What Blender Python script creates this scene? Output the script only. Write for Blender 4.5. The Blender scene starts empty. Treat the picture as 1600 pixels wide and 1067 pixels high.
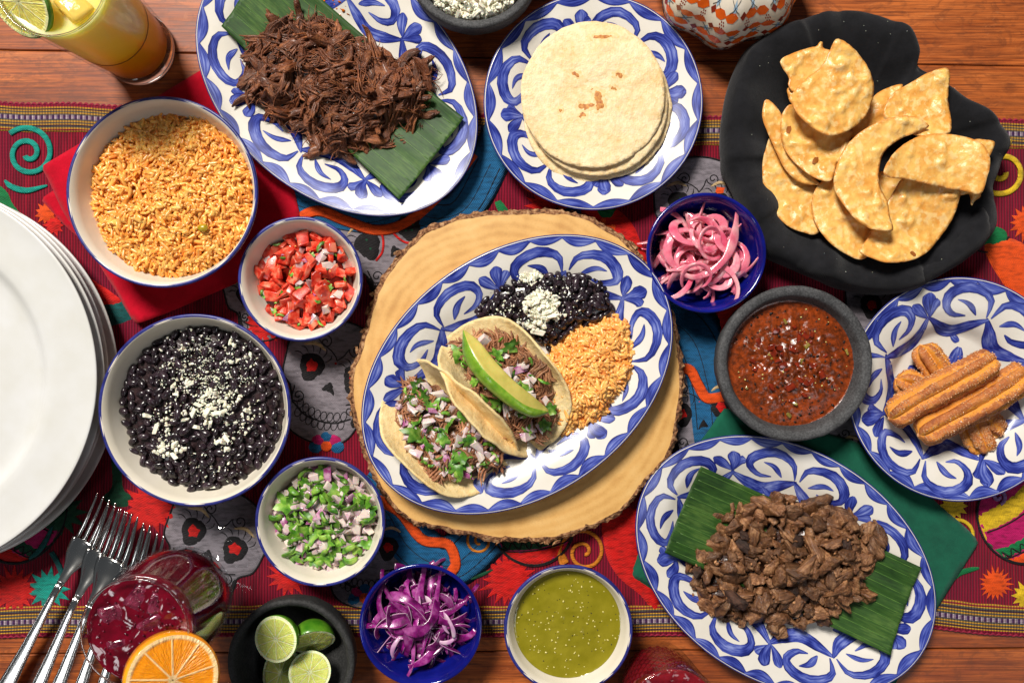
import bpy, bmesh, math, random
import numpy as np
from mathutils import Vector, Matrix, Euler
from mathutils.geometry import delaunay_2d_cdt

sc = bpy.context.scene
COL = sc.collection
S = 0.0006          # metres per unit; one unit is one photograph pixel at table height
H = 1333.0          # camera height above the table in units
PI = math.pi
rnd = random.Random(7)
npr = np.random.default_rng(11)

# ---------------------------------------------------------------- camera, light, exposure
cam_d = bpy.data.cameras.new('camera'); cam = bpy.data.objects.new('camera', cam_d); COL.objects.link(cam)
cam.location = (0, 0, H * S); cam.rotation_euler = (0, 0, 0)
cam_d.sensor_width = 36; cam_d.lens = 36 * H / 1600.0; cam_d.clip_start = .01; cam_d.clip_end = 50
sc.camera = cam
sc.view_settings.view_transform = 'Standard'; sc.view_settings.look = 'None'
sc.view_settings.exposure = 0.0; sc.view_settings.gamma = 1.0
w = bpy.data.worlds.new("World"); sc.world = w; w.use_nodes = True
w.node_tree.nodes['Background'].inputs[0].default_value = (.86, .93, 1, 1)
w.node_tree.nodes['Background'].inputs[1].default_value = 0.065

def area_light(name, loc, target, sx, sy, power, col):
    d = bpy.data.lights.new(name, 'AREA'); d.shape = 'RECTANGLE'; d.size = sx; d.size_y = sy
    d.energy = power; d.color = col
    o = bpy.data.objects.new(name, d); COL.objects.link(o); o.location = loc
    o.rotation_euler = (Vector(target) - Vector(loc)).to_track_quat('-Z', 'Y').to_euler()
    return o
area_light('key_softbox', (-1.25, 2.22, 3.25), (0, 0, 0), 1.0, 1.0, 262, (1, .95, .87))
area_light('added_fork_fill', (-1.22, -.98, 1.42), (0, 0, 0), .2, .5, 2.2, (.97, .98, 1))  # added fill panel, placed so the steel forks have something bright to reflect
area_light('rim_softbox', (1.3, -1.0, 1.5), (0, 0, 0), .5, .9, 4.5, (.95, .97, 1))

# ---------------------------------------------------------------- numeric helpers
def P(px, py, z=0.0):
    k = (H - z) / H
    return np.array([(px - 800) * k, (533.5 - py) * k, z])
def K(z): return (H - z) / H
def _h(ix, iy, iz, seed):
    n = (ix * 374761393 + iy * 668265263 + iz * 2147483647 + seed * 144269504) & 0xffffffff
    n = ((n ^ (n >> 13)) * 1274126177) & 0xffffffff
    n = ((n ^ (n >> 16)) * 2246822519) & 0xffffffff
    return ((n ^ (n >> 15)) & 0xffff) / 65535.0
def vnoise(p, seed=0):
    p = np.atleast_2d(np.asarray(p, float))
    if p.shape[1] == 2: p = np.c_[p, np.zeros(len(p))]
    i = np.floor(p).astype(np.int64); f = p - i; f = f * f * (3 - 2 * f)
    r = 0
    for dx in (0, 1):
        for dy in (0, 1):
            for dz in (0, 1):
                wgt = (f[:, 0] if dx else 1 - f[:, 0]) * (f[:, 1] if dy else 1 - f[:, 1]) * (f[:, 2] if dz else 1 - f[:, 2])
                r = r + wgt * _h(i[:, 0] + dx, i[:, 1] + dy, i[:, 2] + dz, seed)
    return r * 2 - 1
def fbm(p, o=3, seed=0):
    p = np.atleast_2d(np.asarray(p, float)); r = 0; a = 1
    for k in range(o):
        r = r + a * vnoise(p * 2 ** k + 13.7 * k, seed + k); a *= .5
    return r
def catmull(pts, n, closed=False):
    p = np.asarray(pts, float); m = len(p)
    if closed:
        idx = lambda i: p[i % m]; segs = m
    else:
        q = np.vstack([2 * p[0] - p[1], p, 2 * p[-1] - p[-2]]); idx = lambda i: q[min(max(i + 1, 0), m + 1)]; segs = m - 1
    out = []
    for t in np.linspace(0, segs, n, endpoint=not closed):
        i = min(int(t), segs - 1); f = t - i
        a, b, c, d = idx(i - 1), idx(i), idx(i + 1), idx(i + 2)
        out.append(.5 * (2 * b + (c - a) * f + (2 * a - 5 * b + 4 * c - d) * f ** 2 + (3 * b - a - 3 * c + d) * f ** 3))
    return np.array(out)
def resample(p, sp):
    p = np.asarray(p, float); q = np.vstack([p, p[:1]])
    L = np.r_[0, np.cumsum(np.linalg.norm(np.diff(q, axis=0), axis=1))]
    n = max(6, int(L[-1] / sp)); t = np.linspace(0, L[-1], n, endpoint=False)
    return np.c_[np.interp(t, L, q[:, 0]), np.interp(t, L, q[:, 1])]
def resample_c(p, sp):
    p = np.asarray(p, float); out = []
    for a, b in zip(p, np.roll(p, -1, 0)):
        k = max(1, int(round(np.linalg.norm(b - a) / sp))); out += [a + (b - a) * i / k for i in range(k)]
    return np.array(out)
def inside(pts, poly):
    x, y = pts[:, 0], pts[:, 1]; r = np.zeros(len(pts), bool); j = len(poly) - 1
    for i in range(len(poly)):
        xi, yi = poly[i]; xj, yj = poly[j]
        if yi != yj:
            c = ((yi > y) != (yj > y)) & (x < (xj - xi) * (y - yi) / (yj - yi) + xi); r ^= c
        j = i
    return r
def edist(pts, poly):
    a = np.asarray(poly, float); b = np.roll(a, -1, 0); best = np.full(len(pts), 1e9)
    for i in range(len(a)):
        d = b[i] - a[i]; l2 = max((d ** 2).sum(), 1e-9)
        t = np.clip(((pts - a[i]) @ d) / l2, 0, 1)
        best = np.minimum(best, np.linalg.norm(pts - (a[i] + t[:, None] * d), axis=1))
    return best
def polymesh(outline, sp, jitter=.25, smooth=False, rs=None):
    """fine triangle mesh of a 2D outline: (verts2d, tris, distance to edge)"""
    o = np.asarray(outline, float)
    if smooth: o = catmull(o, len(o) * 8, True)
    b = resample(o, rs or sp) if (smooth or len(o) > 60) else resample_c(o, rs or sp)
    x0, y0 = b.min(0); x1, y1 = b.max(0)
    gx, gy = np.meshgrid(np.arange(x0, x1, sp), np.arange(y0, y1, sp * .87))
    gx = gx + (np.arange(gx.shape[0])[:, None] % 2) * sp * .5
    g = np.c_[gx.ravel(), gy.ravel()]; g = g + (npr.random(g.shape) - .5) * jitter * sp
    if len(g):
        g = g[inside(g, b)]
    if len(g): g = g[edist(g, b) > sp * .45]
    allp = np.vstack([b, g]) if len(g) else b; nb = len(b)
    r = delaunay_2d_cdt([Vector(v) for v in allp], [(i, (i + 1) % nb) for i in range(nb)], [], 1, 1e-5)
    V = np.array([[v[0], v[1]] for v in r[0]]); F = [list(f) for f in r[2]]
    F = [f if ((V[f[1]][0]-V[f[0]][0])*(V[f[2]][1]-V[f[0]][1])-(V[f[1]][1]-V[f[0]][1])*(V[f[2]][0]-V[f[0]][0])) > 0 else f[::-1] for f in F]
    return V, F, edist(V, b)

# ---------------------------------------------------------------- object helpers
def new_mesh(name, V, F, uv=None, smooth=True, tone=None, mats=None, midx=None):
    me = bpy.data.meshes.new(name)
    V = np.asarray(V, float) * S
    if isinstance(F, np.ndarray):
        nf, k = F.shape
        me.vertices.add(len(V)); me.vertices.foreach_set('co', V.astype(np.float32).ravel())
        me.loops.add(nf * k); me.loops.foreach_set('vertex_index', F.astype(np.int32).ravel())
        me.polygons.add(nf); me.polygons.foreach_set('loop_start', (np.arange(nf) * k).astype(np.int32))
        me.polygons.foreach_set('loop_total', np.full(nf, k, np.int32)); me.update(calc_edges=True)
    else:
        me.from_pydata([tuple(v) for v in V], [], [tuple(int(i) for i in f) for f in F]); me.update()
    me.polygons.foreach_set('use_smooth', [smooth] * len(me.polygons))
    if uv is not None:
        l = me.uv_layers.new(name='UVMap'); vi = np.zeros(len(me.loops), np.int32); me.loops.foreach_get('vertex_index', vi)
        l.data.foreach_set('uv', np.asarray(uv, np.float32)[vi].ravel())
    if tone is not None:
        a = me.attributes.new('tone', 'FLOAT', 'POINT'); a.data.foreach_set('value', np.asarray(tone, np.float32))
    for m in (mats or []): me.materials.append(m)
    if midx is not None: me.polygons.foreach_set('material_index', np.asarray(midx, np.int32))
    return me
def link(name, me, parent=None, loc=(0, 0, 0), rot=(0, 0, 0), scale=(1, 1, 1)):
    o = bpy.data.objects.new(name, me); COL.objects.link(o)
    o.parent = parent; o.location = (loc[0] * S, loc[1] * S, loc[2] * S); o.rotation_euler = rot; o.scale = scale
    return o
def tag(o, label=None, cat=None, group=None, kind=None):
    if label: o['label'] = label
    if cat: o['category'] = cat
    if group: o['group'] = group
    if kind: o['kind'] = kind
    return o
def thing(name, label, cat, loc, rz=0, group=None):
    o = link(name, None, None, loc, (0, 0, rz)); return tag(o, label, cat, group)
def part(name, V, F, m, parent=None, loc=(0, 0, 0), rot=(0, 0, 0), **kw):
    me = new_mesh(name, V, F, mats=m if isinstance(m, (list, tuple)) else [m], **kw)
    return link(name, me, parent, loc, rot)
def solid(o, t, off=-1):
    md = o.modifiers.new('thickness', 'SOLIDIFY'); md.thickness = t * S; md.offset = off; return o
def subd(o, n=1):
    md = o.modifiers.new('subdiv', 'SUBSURF'); md.levels = n; md.render_levels = n; return o

def grid_faces(nr, nc, closed=True):
    F = []
    for i in range(nr - 1):
        for j in range(nc if closed else nc - 1):
            a = i * nc + j; b = i * nc + (j + 1) % nc
            F.append((a, b, b + nc, a + nc))
    return np.array(F)
def lathe(prof, n=72, ex=1.0, ey=1.0, ph=0):
    t = np.linspace(0, 2 * PI, n, endpoint=False) + ph
    V = np.vstack([np.c_[r * np.cos(t) * ex, r * np.sin(t) * ey, np.full(n, z)] for r, z in prof])
    return V, grid_faces(len(prof), n)
def loft(sections):
    n = len(sections[0]); V = np.vstack(sections); F = [tuple(f) for f in grid_faces(len(sections), n)]
    F.append(tuple(range(n - 1, -1, -1))); F.append(tuple(range(len(V) - n, len(V))))
    return V, F
def tube(path, rad, ns=8, flat=1.0, up=None):
    p = np.asarray(path, float); n = len(p); r = np.broadcast_to(np.asarray(rad, float), (n,))
    T = np.gradient(p, axis=0); T /= np.maximum(np.linalg.norm(T, axis=1)[:, None], 1e-9)
    U = np.array(up if up is not None else (0, 0, 1.0)); secs = []
    for i in range(n):
        s = np.cross(T[i], U)
        if np.linalg.norm(s) < 1e-3: s = np.cross(T[i], (1, 0, 0.1))
        s /= np.linalg.norm(s); q = np.cross(s, T[i])
        a = np.linspace(0, 2 * PI, ns, endpoint=False)
        secs.append(p[i] + r[i] * (np.cos(a)[:, None] * s + flat * np.sin(a)[:, None] * q))
    return loft(secs)
def merge(parts):
    Vs, Fs, o = [], [], 0
    for V, F in parts:
        Vs.append(np.asarray(V)); Fs += [tuple(int(i) + o for i in f) for f in F]; o += len(V)
    return np.vstack(Vs), Fs
def tri(F):
    out = []
    for f in F:
        for k in range(1, len(f) - 1): out.append((f[0], f[k], f[k + 1]))
    return np.array(out)
def rotm(yaw, pitch=0, roll=0):
    return np.array(Euler((roll, pitch, yaw), 'XYZ').to_matrix())
def scatter(temps, items):
    """temps [(V, F)], items [(k, pos, yaw, pitch, roll, scale)] -> one merged mesh with a tone per item"""
    Vs, Fs, tn, o = [], [], [], 0
    T = [(np.asarray(V), tri(F)) for V, F in temps]
    for k, pos, yaw, pitch, roll, s in items:
        V, F = T[k % len(T)]
        Vs.append((V * s) @ rotm(yaw, pitch, roll).T + np.asarray(pos)); Fs.append(F + o); tn.append(np.full(len(V), rnd.random())); o += len(V)
    return np.vstack(Vs), np.vstack(Fs), np.concatenate(tn)
def ico(sub=2, r=1.0):
    bm = bmesh.new(); bmesh.ops.create_icosphere(bm, subdivisions=sub, radius=r)
    V = np.array([v.co[:] for v in bm.verts]); F = [tuple(v.index for v in f.verts) for f in bm.faces]; bm.free(); return V, F
def rcube(sx, sy, sz, jit=.0, seed=0, bev=.18):
    bm = bmesh.new(); bmesh.ops.create_cube(bm, size=1.0)
    r = random.Random(seed)
    for v in bm.verts:
        v.co.x = v.co.x * sx + r.uniform(-1, 1) * jit * sx; v.co.y = v.co.y * sy + r.uniform(-1, 1) * jit * sy; v.co.z = v.co.z * sz + r.uniform(-1, 1) * jit * sz
    bmesh.ops.bevel(bm, geom=bm.edges[:], offset=bev * min(sx, sy, sz), segments=2, affect='EDGES', profile=.6)
    V = np.array([v.co[:] for v in bm.verts]); F = [tuple(v.index for v in f.verts) for f in bm.faces]; bm.free(); return V, F
def place(name, meshes, parent, items):
    """separate objects sharing meshes, children of parent; positions relative to it"""
    for k, pos, yaw, pitch, roll, s in items:
        s3 = s if isinstance(s, (tuple, list)) else (s, s, s)
        link(name, meshes[k % len(meshes)], parent, pos, (roll, pitch, yaw), s3)

# ---------------------------------------------------------------- materials
def srgb(r, g, b):
    f = lambda c: (c / 255 / 12.92) if c / 255 <= .04045 else ((c / 255 + .055) / 1.055) ** 2.4
    return (f(r), f(g), f(b), 1)
class NT:
    def __init__(s, name):
        s.m = bpy.data.materials.new(name); s.m.use_nodes = True; s.t = s.m.node_tree; s.b = s.t.nodes['Principled BSDF']
    def n(s, typ, **kw):
        x = s.t.nodes.new('ShaderNode' + typ)
        for k, v in kw.items():
            if k.startswith('i_'):
                key = k[2:]; key = int(key) if key.isdigit() else key
                s.set(x.inputs[key], v)
            else: setattr(x, k, v)
        return x
    def set(s, inp, v):
        if hasattr(v, 'is_output'): s.t.links.new(v, inp)
        elif hasattr(v, 'outputs'): s.t.links.new(v.outputs[0], inp)
        else: inp.default_value = v
    def math(s, op, a, b=0, c=0, clamp=False):
        x = s.n('Math', operation=op); x.use_clamp = clamp
        s.set(x.inputs[0], a); s.set(x.inputs[1], b); s.set(x.inputs[2], c); return x.outputs[0]
    def ramp(s, fac, stops, interp='LINEAR'):
        x = s.n('ValToRGB'); cr = x.color_ramp; cr.interpolation = interp
        while len(cr.elements) < len(stops): cr.elements.new(.5)
        for e, (p, c) in zip(cr.elements, stops): e.position = p; e.color = c if len(c) == 4 else (*c, 1)
        s.set(x.inputs[0], fac); return x.outputs[0]
    def mix(s, fac, a, b, mode='MIX'):
        x = s.n('Mix', data_type='RGBA', blend_type=mode); s.set(x.inputs[0], fac); s.set(x.inputs[6], a); s.set(x.inputs[7], b); return x.outputs[2]
    def bump(s, h, strength=.3, dist=1.0, normal=None):
        x = s.n('Bump'); x.inputs['Strength'].default_value = strength; x.inputs['Distance'].default_value = dist * S
        s.set(x.inputs['Height'], h)
        if normal is not None: s.set(x.inputs['Normal'], normal)
        return x.outputs[0]
    def coords(s, which='Object'):
        return s.n('TexCoord').outputs[which]
    def noise(s, scale_u, detail=4, rough=.55, w=None, vec=None, stretch=None, dist=0):
        x = s.n('TexNoise'); x.inputs['Scale'].default_value = 1 / (scale_u * S) if vec is None or stretch is not None else 1 / (scale_u * S)
        x.inputs['Detail'].default_value = detail; x.inputs['Roughness'].default_value = rough; x.inputs['Distortion'].default_value = dist
        v = vec if vec is not None else s.coords()
        if stretch:
            mp = s.n('Mapping'); s.set(mp.inputs['Vector'], v); mp.inputs['Scale'].default_value = stretch; v = mp.outputs[0]
        s.set(x.inputs['Vector'], v)
        if w is not None: x.noise_dimensions = '4D'; s.set(x.inputs['W'], w)
        return x.outputs['Fac']
def set_b(b, **kw):
    names = dict(rough='Roughness', metal='Metallic', coat='Coat Weight', coat_r='Coat Roughness', sss='Subsurface Weight', sssc='Subsurface Scale', trans='Transmission Weight', ior='IOR', sheen='Sheen Weight', spec='Specular IOR Level')
    for k, v in kw.items(): b.inputs[names[k]].default_value = v
def M(name, c1, c2=None, sc_u=20, detail=4, tone=None, amt=.35, bump=0, bsc=4, bdist=1.0, stretch=None, c3=None, p=(.35, .65), sssr=None, **kw):
    t = NT(name); wn = None
    if tone == 'obj': wn = t.math('MULTIPLY', t.n('ObjectInfo').outputs['Random'], 37.0)
    col = c1
    if c2 is not None:
        f = t.noise(sc_u, detail, w=wn, stretch=stretch)
        stops = [(p[0], c1), (p[1], c2)]
        if c3 is not None: stops = [(p[0], c1), ((p[0] + p[1]) / 2, c2), (p[1], c3)]
        col = t.ramp(f, stops)
    if tone:
        if tone == 'obj': src = t.n('ObjectInfo').outputs['Random']
        else: src = t.n('Attribute', attribute_name='tone').outputs['Fac']
        v = t.math('MULTIPLY_ADD', src, 2 * amt, 1 - amt)
        vv = t.n('CombineColor'); [t.set(vv.inputs[i], v) for i in range(3)]
        col = t.mix(1.0, col, vv.outputs[0], 'MULTIPLY')
    t.set(t.b.inputs['Base Color'], col)
    if bump: t.set(t.b.inputs['Normal'], t.bump(t.noise(bsc, 4, w=wn, stretch=stretch), bump, bdist))
    if sssr: t.b.inputs['Subsurface Radius'].default_value = sssr
    set_b(t.b, **kw); return t.m
def c(*a): return srgb(*a)

def mat_wood():
    t = NT('varnished_wood'); r = t.math('MULTIPLY', t.n('ObjectInfo').outputs['Random'], 60.0)
    a = t.noise(95, 6, .6, w=r, stretch=(.22, 1.5, 1), dist=.9); b = t.noise(10, 5, .65, w=r, stretch=(.10, 1.6, 1))
    cl = t.noise(150, 3, w=r)
    f = t.math('ADD', t.math('MULTIPLY', a, .62), t.math('MULTIPLY', b, .38))
    col = t.ramp(f, [(.28, c(84, 34, 10)), (.42, c(156, 76, 28)), (.54, c(194, 104, 44)), (.70, c(218, 132, 66))])
    col = t.mix(t.ramp(cl, [(.35, (0, 0, 0)), (.7, (.55, .55, .55))]), col, c(112, 44, 18))
    sx = t.noise(16, 2, .4, stretch=(1, .12, 1)); 
    gr = t.noise(5.5, 6, .7, w=r, stretch=(.045, 1.9, 1), dist=.3)
    col = t.mix(t.ramp(gr, [(.40, (.75, .75, .75)), (.56, (0, 0, 0))]), col, c(84, 34, 12))
    kn = t.noise(46, 5, .6, w=r, stretch=(.7, 1.2, 1), dist=3.5); col = t.mix(t.ramp(kn, [(.50, (0, 0, 0)), (.62, (.5, .5, .5)), (.70, (0, 0, 0))]), col, c(96, 48, 24))
    scr = t.ramp(t.noise(34, 8, .75, w=r, stretch=(.6, 1, 1), dist=2.5), [(.60, (0, 0, 0)), (.68, (.4, .4, .4))])
    col = t.mix(scr, col, c(190, 120, 72))
    t.set(t.b.inputs['Base Color'], col)
    t.set(t.b.inputs['Roughness'], t.math('MULTIPLY_ADD', b, .30, .36))
    t.set(t.b.inputs['Normal'], t.bump(f, .35, 1.2)); set_b(t.b, coat=.06, coat_r=.3, spec=.35); return t.m
def mat_runner():
    t = NT('woven_crimson_cloth'); co = t.coords(); sp = t.n('SeparateXYZ'); t.set(sp.inputs[0], co)
    wob = t.math('MULTIPLY', t.noise(60, 2), 3.0 * S)
    x = t.math('ADD', sp.outputs[0], wob)
    rib = t.math('SINE', t.math('MULTIPLY', x, 2 * PI / (4.4 * S)))
    wf = t.math('SINE', t.math('MULTIPLY', sp.outputs[1], 2 * PI / (2.2 * S)))
    tone = t.noise(26, 4, stretch=(3, .35, 1)); big = t.noise(260, 2)
    col = t.ramp(tone, [(.3, c(98, 2, 26)), (.55, c(138, 5, 36)), (.75, c(172, 10, 44))])
    col = t.mix(t.ramp(big, [(.4, (0, 0, 0)), (.6, (.6, .6, .6))]), col, c(124, 4, 46))
    col = t.mix(t.math('MULTIPLY_ADD', rib, -.34, .34, clamp=True), col, c(50, 0, 18))
    t.set(t.b.inputs['Base Color'], col); set_b(t.b, rough=.85, spec=.2, sheen=.12)
    h = t.math('ADD', rib, t.math('MULTIPLY', wf, .3)); t.set(t.b.inputs['Normal'], t.bump(h, .8, .55)); return t.m
def mat_band():
    t = NT('striped_border_weave'); uv = t.n('SeparateXYZ'); t.set(uv.inputs[0], t.coords('UV'))
    v = uv.outputs[1]; u = uv.outputs[0]
    Y, G, W, Pu, C, K_ = c(214, 160, 50), c(84, 92, 84), c(196, 176, 188), c(78, 52, 104), c(150, 12, 52), c(52, 40, 60)
    seq = [C, C, Y, K_, Y, G, Y, G, Pu, Pu, Pu, G, Y, G, Y, K_, G, Y, C, Y]
    n = len(seq); col = t.ramp(v, [(i / n, seq[i]) for i in range(n)], 'CONSTANT')
    dash = t.math('GREATER_THAN', t.math('SINE', t.math('MULTIPLY', u, 2 * PI / 8.8)), .0)
    inb = t.math('MULTIPLY', t.math('GREATER_THAN', v, 8 / n), t.math('LESS_THAN', v, 11 / n))
    col = t.mix(t.math('MULTIPLY', dash, inb), col, W)
    rib = t.math('SINE', t.math('MULTIPLY', u, 2 * PI / 4.4)); row = t.math('SINE', t.math('MULTIPLY', v, 2 * PI * n))
    col = t.mix(t.math('MULTIPLY_ADD', rib, -.3, .3, clamp=True), col, c(60, 24, 40)); 
    col = t.mix(t.ramp(t.noise(9, 3), [(.4, (0, 0, 0)), (.7, (.35, .35, .35))]), col, c(96, 60, 52))
    t.set(t.b.inputs['Base Color'], col); set_b(t.b, rough=.85, spec=.2)
    t.set(t.b.inputs['Normal'], t.bump(t.math('ADD', rib, row), .8, .6)); return t.m
def mat_brush():
    t = NT('cobalt_brush_glaze'); uv = t.coords('UV'); sp = t.n('SeparateXYZ'); t.set(sp.inputs[0], uv)
    x = t.n('TexNoise'); mp = t.n('Mapping'); t.set(mp.inputs[0], uv); mp.inputs['Scale'].default_value = (6.5, .05, 1); t.set(x.inputs[0], mp); x.inputs['Scale'].default_value = 1; x.inputs['Detail'].default_value = 3
    y = t.n('TexNoise'); mp2 = t.n('Mapping'); t.set(mp2.inputs[0], uv); mp2.inputs['Scale'].default_value = (.3, .022, 1); t.set(y.inputs[0], mp2); y.inputs['Scale'].default_value = 1
    e = t.math('ABSOLUTE', t.math('MULTIPLY_ADD', sp.outputs[0], 2, -1)); e = t.math('POWER', e, 3)
    f = t.math('ADD', t.math('MULTIPLY', x.outputs['Fac'], .62), t.math('MULTIPLY', y.outputs['Fac'], .75))
    f = t.math('SUBTRACT', f, t.math('MULTIPLY', e, .16))
    col = t.ramp(f, [(.42, c(20, 26, 84)), (.57, c(34, 44, 124)), (.70, c(66, 80, 164)), (.9, c(136, 148, 206))])
    t.set(t.b.inputs['Base Color'], col); set_b(t.b, rough=.24, spec=.4, coat=.10, coat_r=.08); return t.m
def mat_glaze(name='cream_white_glaze', col=(222, 217, 210), rough=.12):
    t = NT(name)
    cc = t.ramp(t.noise(60, 3), [(.3, c(col[0] - 8, col[1] - 9, col[2] - 14)), (.7, c(*col))])
    t.set(t.b.inputs['Base Color'], cc); t.set(t.b.inputs['Normal'], t.bump(t.noise(34, 2), .14, 1.5)); set_b(t.b, rough=rough + .10, spec=.4, coat=.10, coat_r=.08); return t.m
def mat_emb(name, col, direc=0.6, wl=2.3):
    t = NT(name); co = t.coords(); mp = t.n('Mapping'); t.set(mp.inputs[0], co); mp.inputs['Rotation'].default_value = (0, 0, direc)
    sp = t.n('SeparateXYZ'); t.set(sp.inputs[0], mp)
    yy = t.math('ADD', sp.outputs[1], t.math('MULTIPLY', t.noise(14, 2), 5 * S))
    s = t.math('SINE', t.math('MULTIPLY', yy, 2 * PI / (wl * S))); n = t.noise(7, 4, stretch=(.5, 1.6, 1))
    d = tuple(x * .42 for x in col[:3]) + (1,); l = tuple(min(1, x * 1.15 + .004) for x in col[:3]) + (1,)
    cc = t.ramp(n, [(.28, d), (.52, col), (.75, l)]); cc = t.mix(t.math('MULTIPLY_ADD', s, -.16, .16, clamp=True), cc, d)
    t.set(t.b.inputs['Base Color'], cc); set_b(t.b, rough=.7, spec=.3, sheen=.05)
    t.set(t.b.inputs['Normal'], t.bump(t.math('ADD', s, t.math('MULTIPLY', n, 2.0)), .7, .5)); return t.m
def mat_citrus(name, flesh, pale, n):
    t = NT(name); sp = t.n('SeparateXYZ'); t.set(sp.inputs[0], t.coords('UV'))   # uv holds centred x, y with radius 1
    x, y = sp.outputs[0], sp.outputs[1]
    r = t.math('SQRT', t.math('ADD', t.math('MULTIPLY', x, x), t.math('MULTIPLY', y, y)))
    a = t.math('MULTIPLY', t.math('ARCTAN2', y, x), n / (2 * PI)); fr = t.math('FRACT', t.math('ADD', a, 20))
    m = t.math('MULTIPLY', t.math('ABSOLUTE', t.math('SUBTRACT', fr, .5)), 2.0)       # 1 at the membranes
    m = t.math('MULTIPLY', t.math('SUBTRACT', 1.0, m), r)
    memb = t.ramp(m, [(.02, (1, 1, 1)), (.09, (0, 0, 0))])
    rim = t.ramp(r, [(.84, (0, 0, 0)), (.89, (1, 1, 1))]); core = t.ramp(r, [(.07, (1, 1, 1)), (.13, (0, 0, 0))])
    fac = t.math('MAXIMUM', t.math('MAXIMUM', memb, rim), core)
    ang = t.math('MULTIPLY', a, 5.0); cv = t.n('CombineXYZ'); t.set(cv.inputs[0], ang); t.set(cv.inputs[1], t.math('MULTIPLY', r, 2.4))
    vo = t.n('TexNoise'); t.set(vo.inputs[0], cv); vo.inputs['Scale'].default_value = 2.2; vo.inputs['Detail'].default_value = 3
    fl = t.ramp(vo.outputs['Fac'], [(.3, tuple(k * .86 for k in flesh[:3]) + (1,)), (.6, flesh), (.8, tuple(min(1, k * 1.25 + .03) for k in flesh[:3]) + (1,))])
    t.set(t.b.inputs['Base Color'], t.mix(fac, fl, pale)); set_b(t.b, rough=.3, sss=.25, sssc=.004)
    t.set(t.b.inputs['Normal'], t.bump(t.math('ADD', t.math('MULTIPLY', vo.outputs['Fac'], 1.6), t.math('MULTIPLY', fac, .6)), .8, 2.0)); return t.m
def mat_stone(name='black_basalt', a=(44, 44, 46), b=(92, 92, 94)):
    t = NT(name); n = t.noise(2.6, 3, .8); n2 = t.noise(22, 3)
    t.set(t.b.inputs['Base Color'], t.ramp(t.math('ADD', t.math('MULTIPLY', n, .75), t.math('MULTIPLY', n2, .25)), [(.42, c(*a)), (.66, c(*b))]))
    t.set(t.b.inputs['Normal'], t.bump(n, .6, 1.4)); set_b(t.b, rough=.72); return t.m
def mat_leaf():
    t = NT('banana_leaf_green'); n = t.noise(60, 3); fine = t.noise(5, 3, stretch=(.12, 2, 1))
    col = t.ramp(t.math('ADD', t.math('MULTIPLY', n, .6), t.math('MULTIPLY', fine, .4)), [(.36, c(22, 50, 14)), (.52, c(42, 76, 24)), (.68, c(80, 110, 46))])
    t.set(t.b.inputs['Base Color'], col); set_b(t.b, rough=.55, spec=.3, sss=.05, sssc=.002)
    t.set(t.b.inputs['Normal'], t.bump(fine, .25, .5)); return t.m
def mat_tortilla(name, base, spot, toast, amt=.5, sc1=7, fry=False):
    t = NT(name); r = t.math('MULTIPLY', t.n('ObjectInfo').outputs['Random'], 50.0)
    n = t.noise(sc1, 5, .6, w=r); big = t.noise(48, 3, w=r); sp = t.noise(20, 4, .6, w=r)
    col = t.ramp(t.math('ADD', t.math('MULTIPLY', n, .45), t.math('MULTIPLY', big, .55)), [(.35, spot), (.60, base)])
    col = t.mix(t.ramp(sp, [(.64 if not fry else .58, (0, 0, 0)), (.74, (amt, amt, amt))]), col, toast)
    t.set(t.b.inputs['Base Color'], col); set_b(t.b, rough=.62 if not fry else .33, sss=.12, sssc=.003)
    t.b.inputs['Subsurface Radius'].default_value = (1, .6, .25)
    if fry:
        ed = t.n('Attribute', attribute_name='tone').outputs['Fac']; col = t.mix(t.ramp(t.math('ADD', ed, t.math('MULTIPLY', t.math('SUBTRACT', n, .5), .5)), [(.15, (.75, .75, .75)), (.6, (0, 0, 0))]), col, c(206, 128, 52))
        bl = t.noise(9, 3, .5, w=t.math('ADD', r, 7)); col2 = t.mix(t.ramp(bl, [(.50, (0, 0, 0)), (.60, (.55, .55, .55))]), col, c(246, 214, 150)); col2 = t.mix(t.ramp(t.noise(4, 4, .7, w=r), [(.60, (0, 0, 0)), (.70, (.4, .4, .4))]), col2, c(190, 118, 48)); t.set(t.b.inputs['Base Color'], col2)
        t.set(t.b.inputs['Normal'], t.bump(t.math('ADD', t.math('MULTIPLY', bl, 2.2), t.math('ADD', n, t.math('MULTIPLY', t.noise(1.8, 3, w=r), .3))), .45, 1.8)); return t.m
    t.set(t.b.inputs['Normal'], t.bump(t.math('ADD', n, t.math('MULTIPLY', t.noise(2.5, 2, w=r), .4)), .9, 2.0)); return t.m
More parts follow.
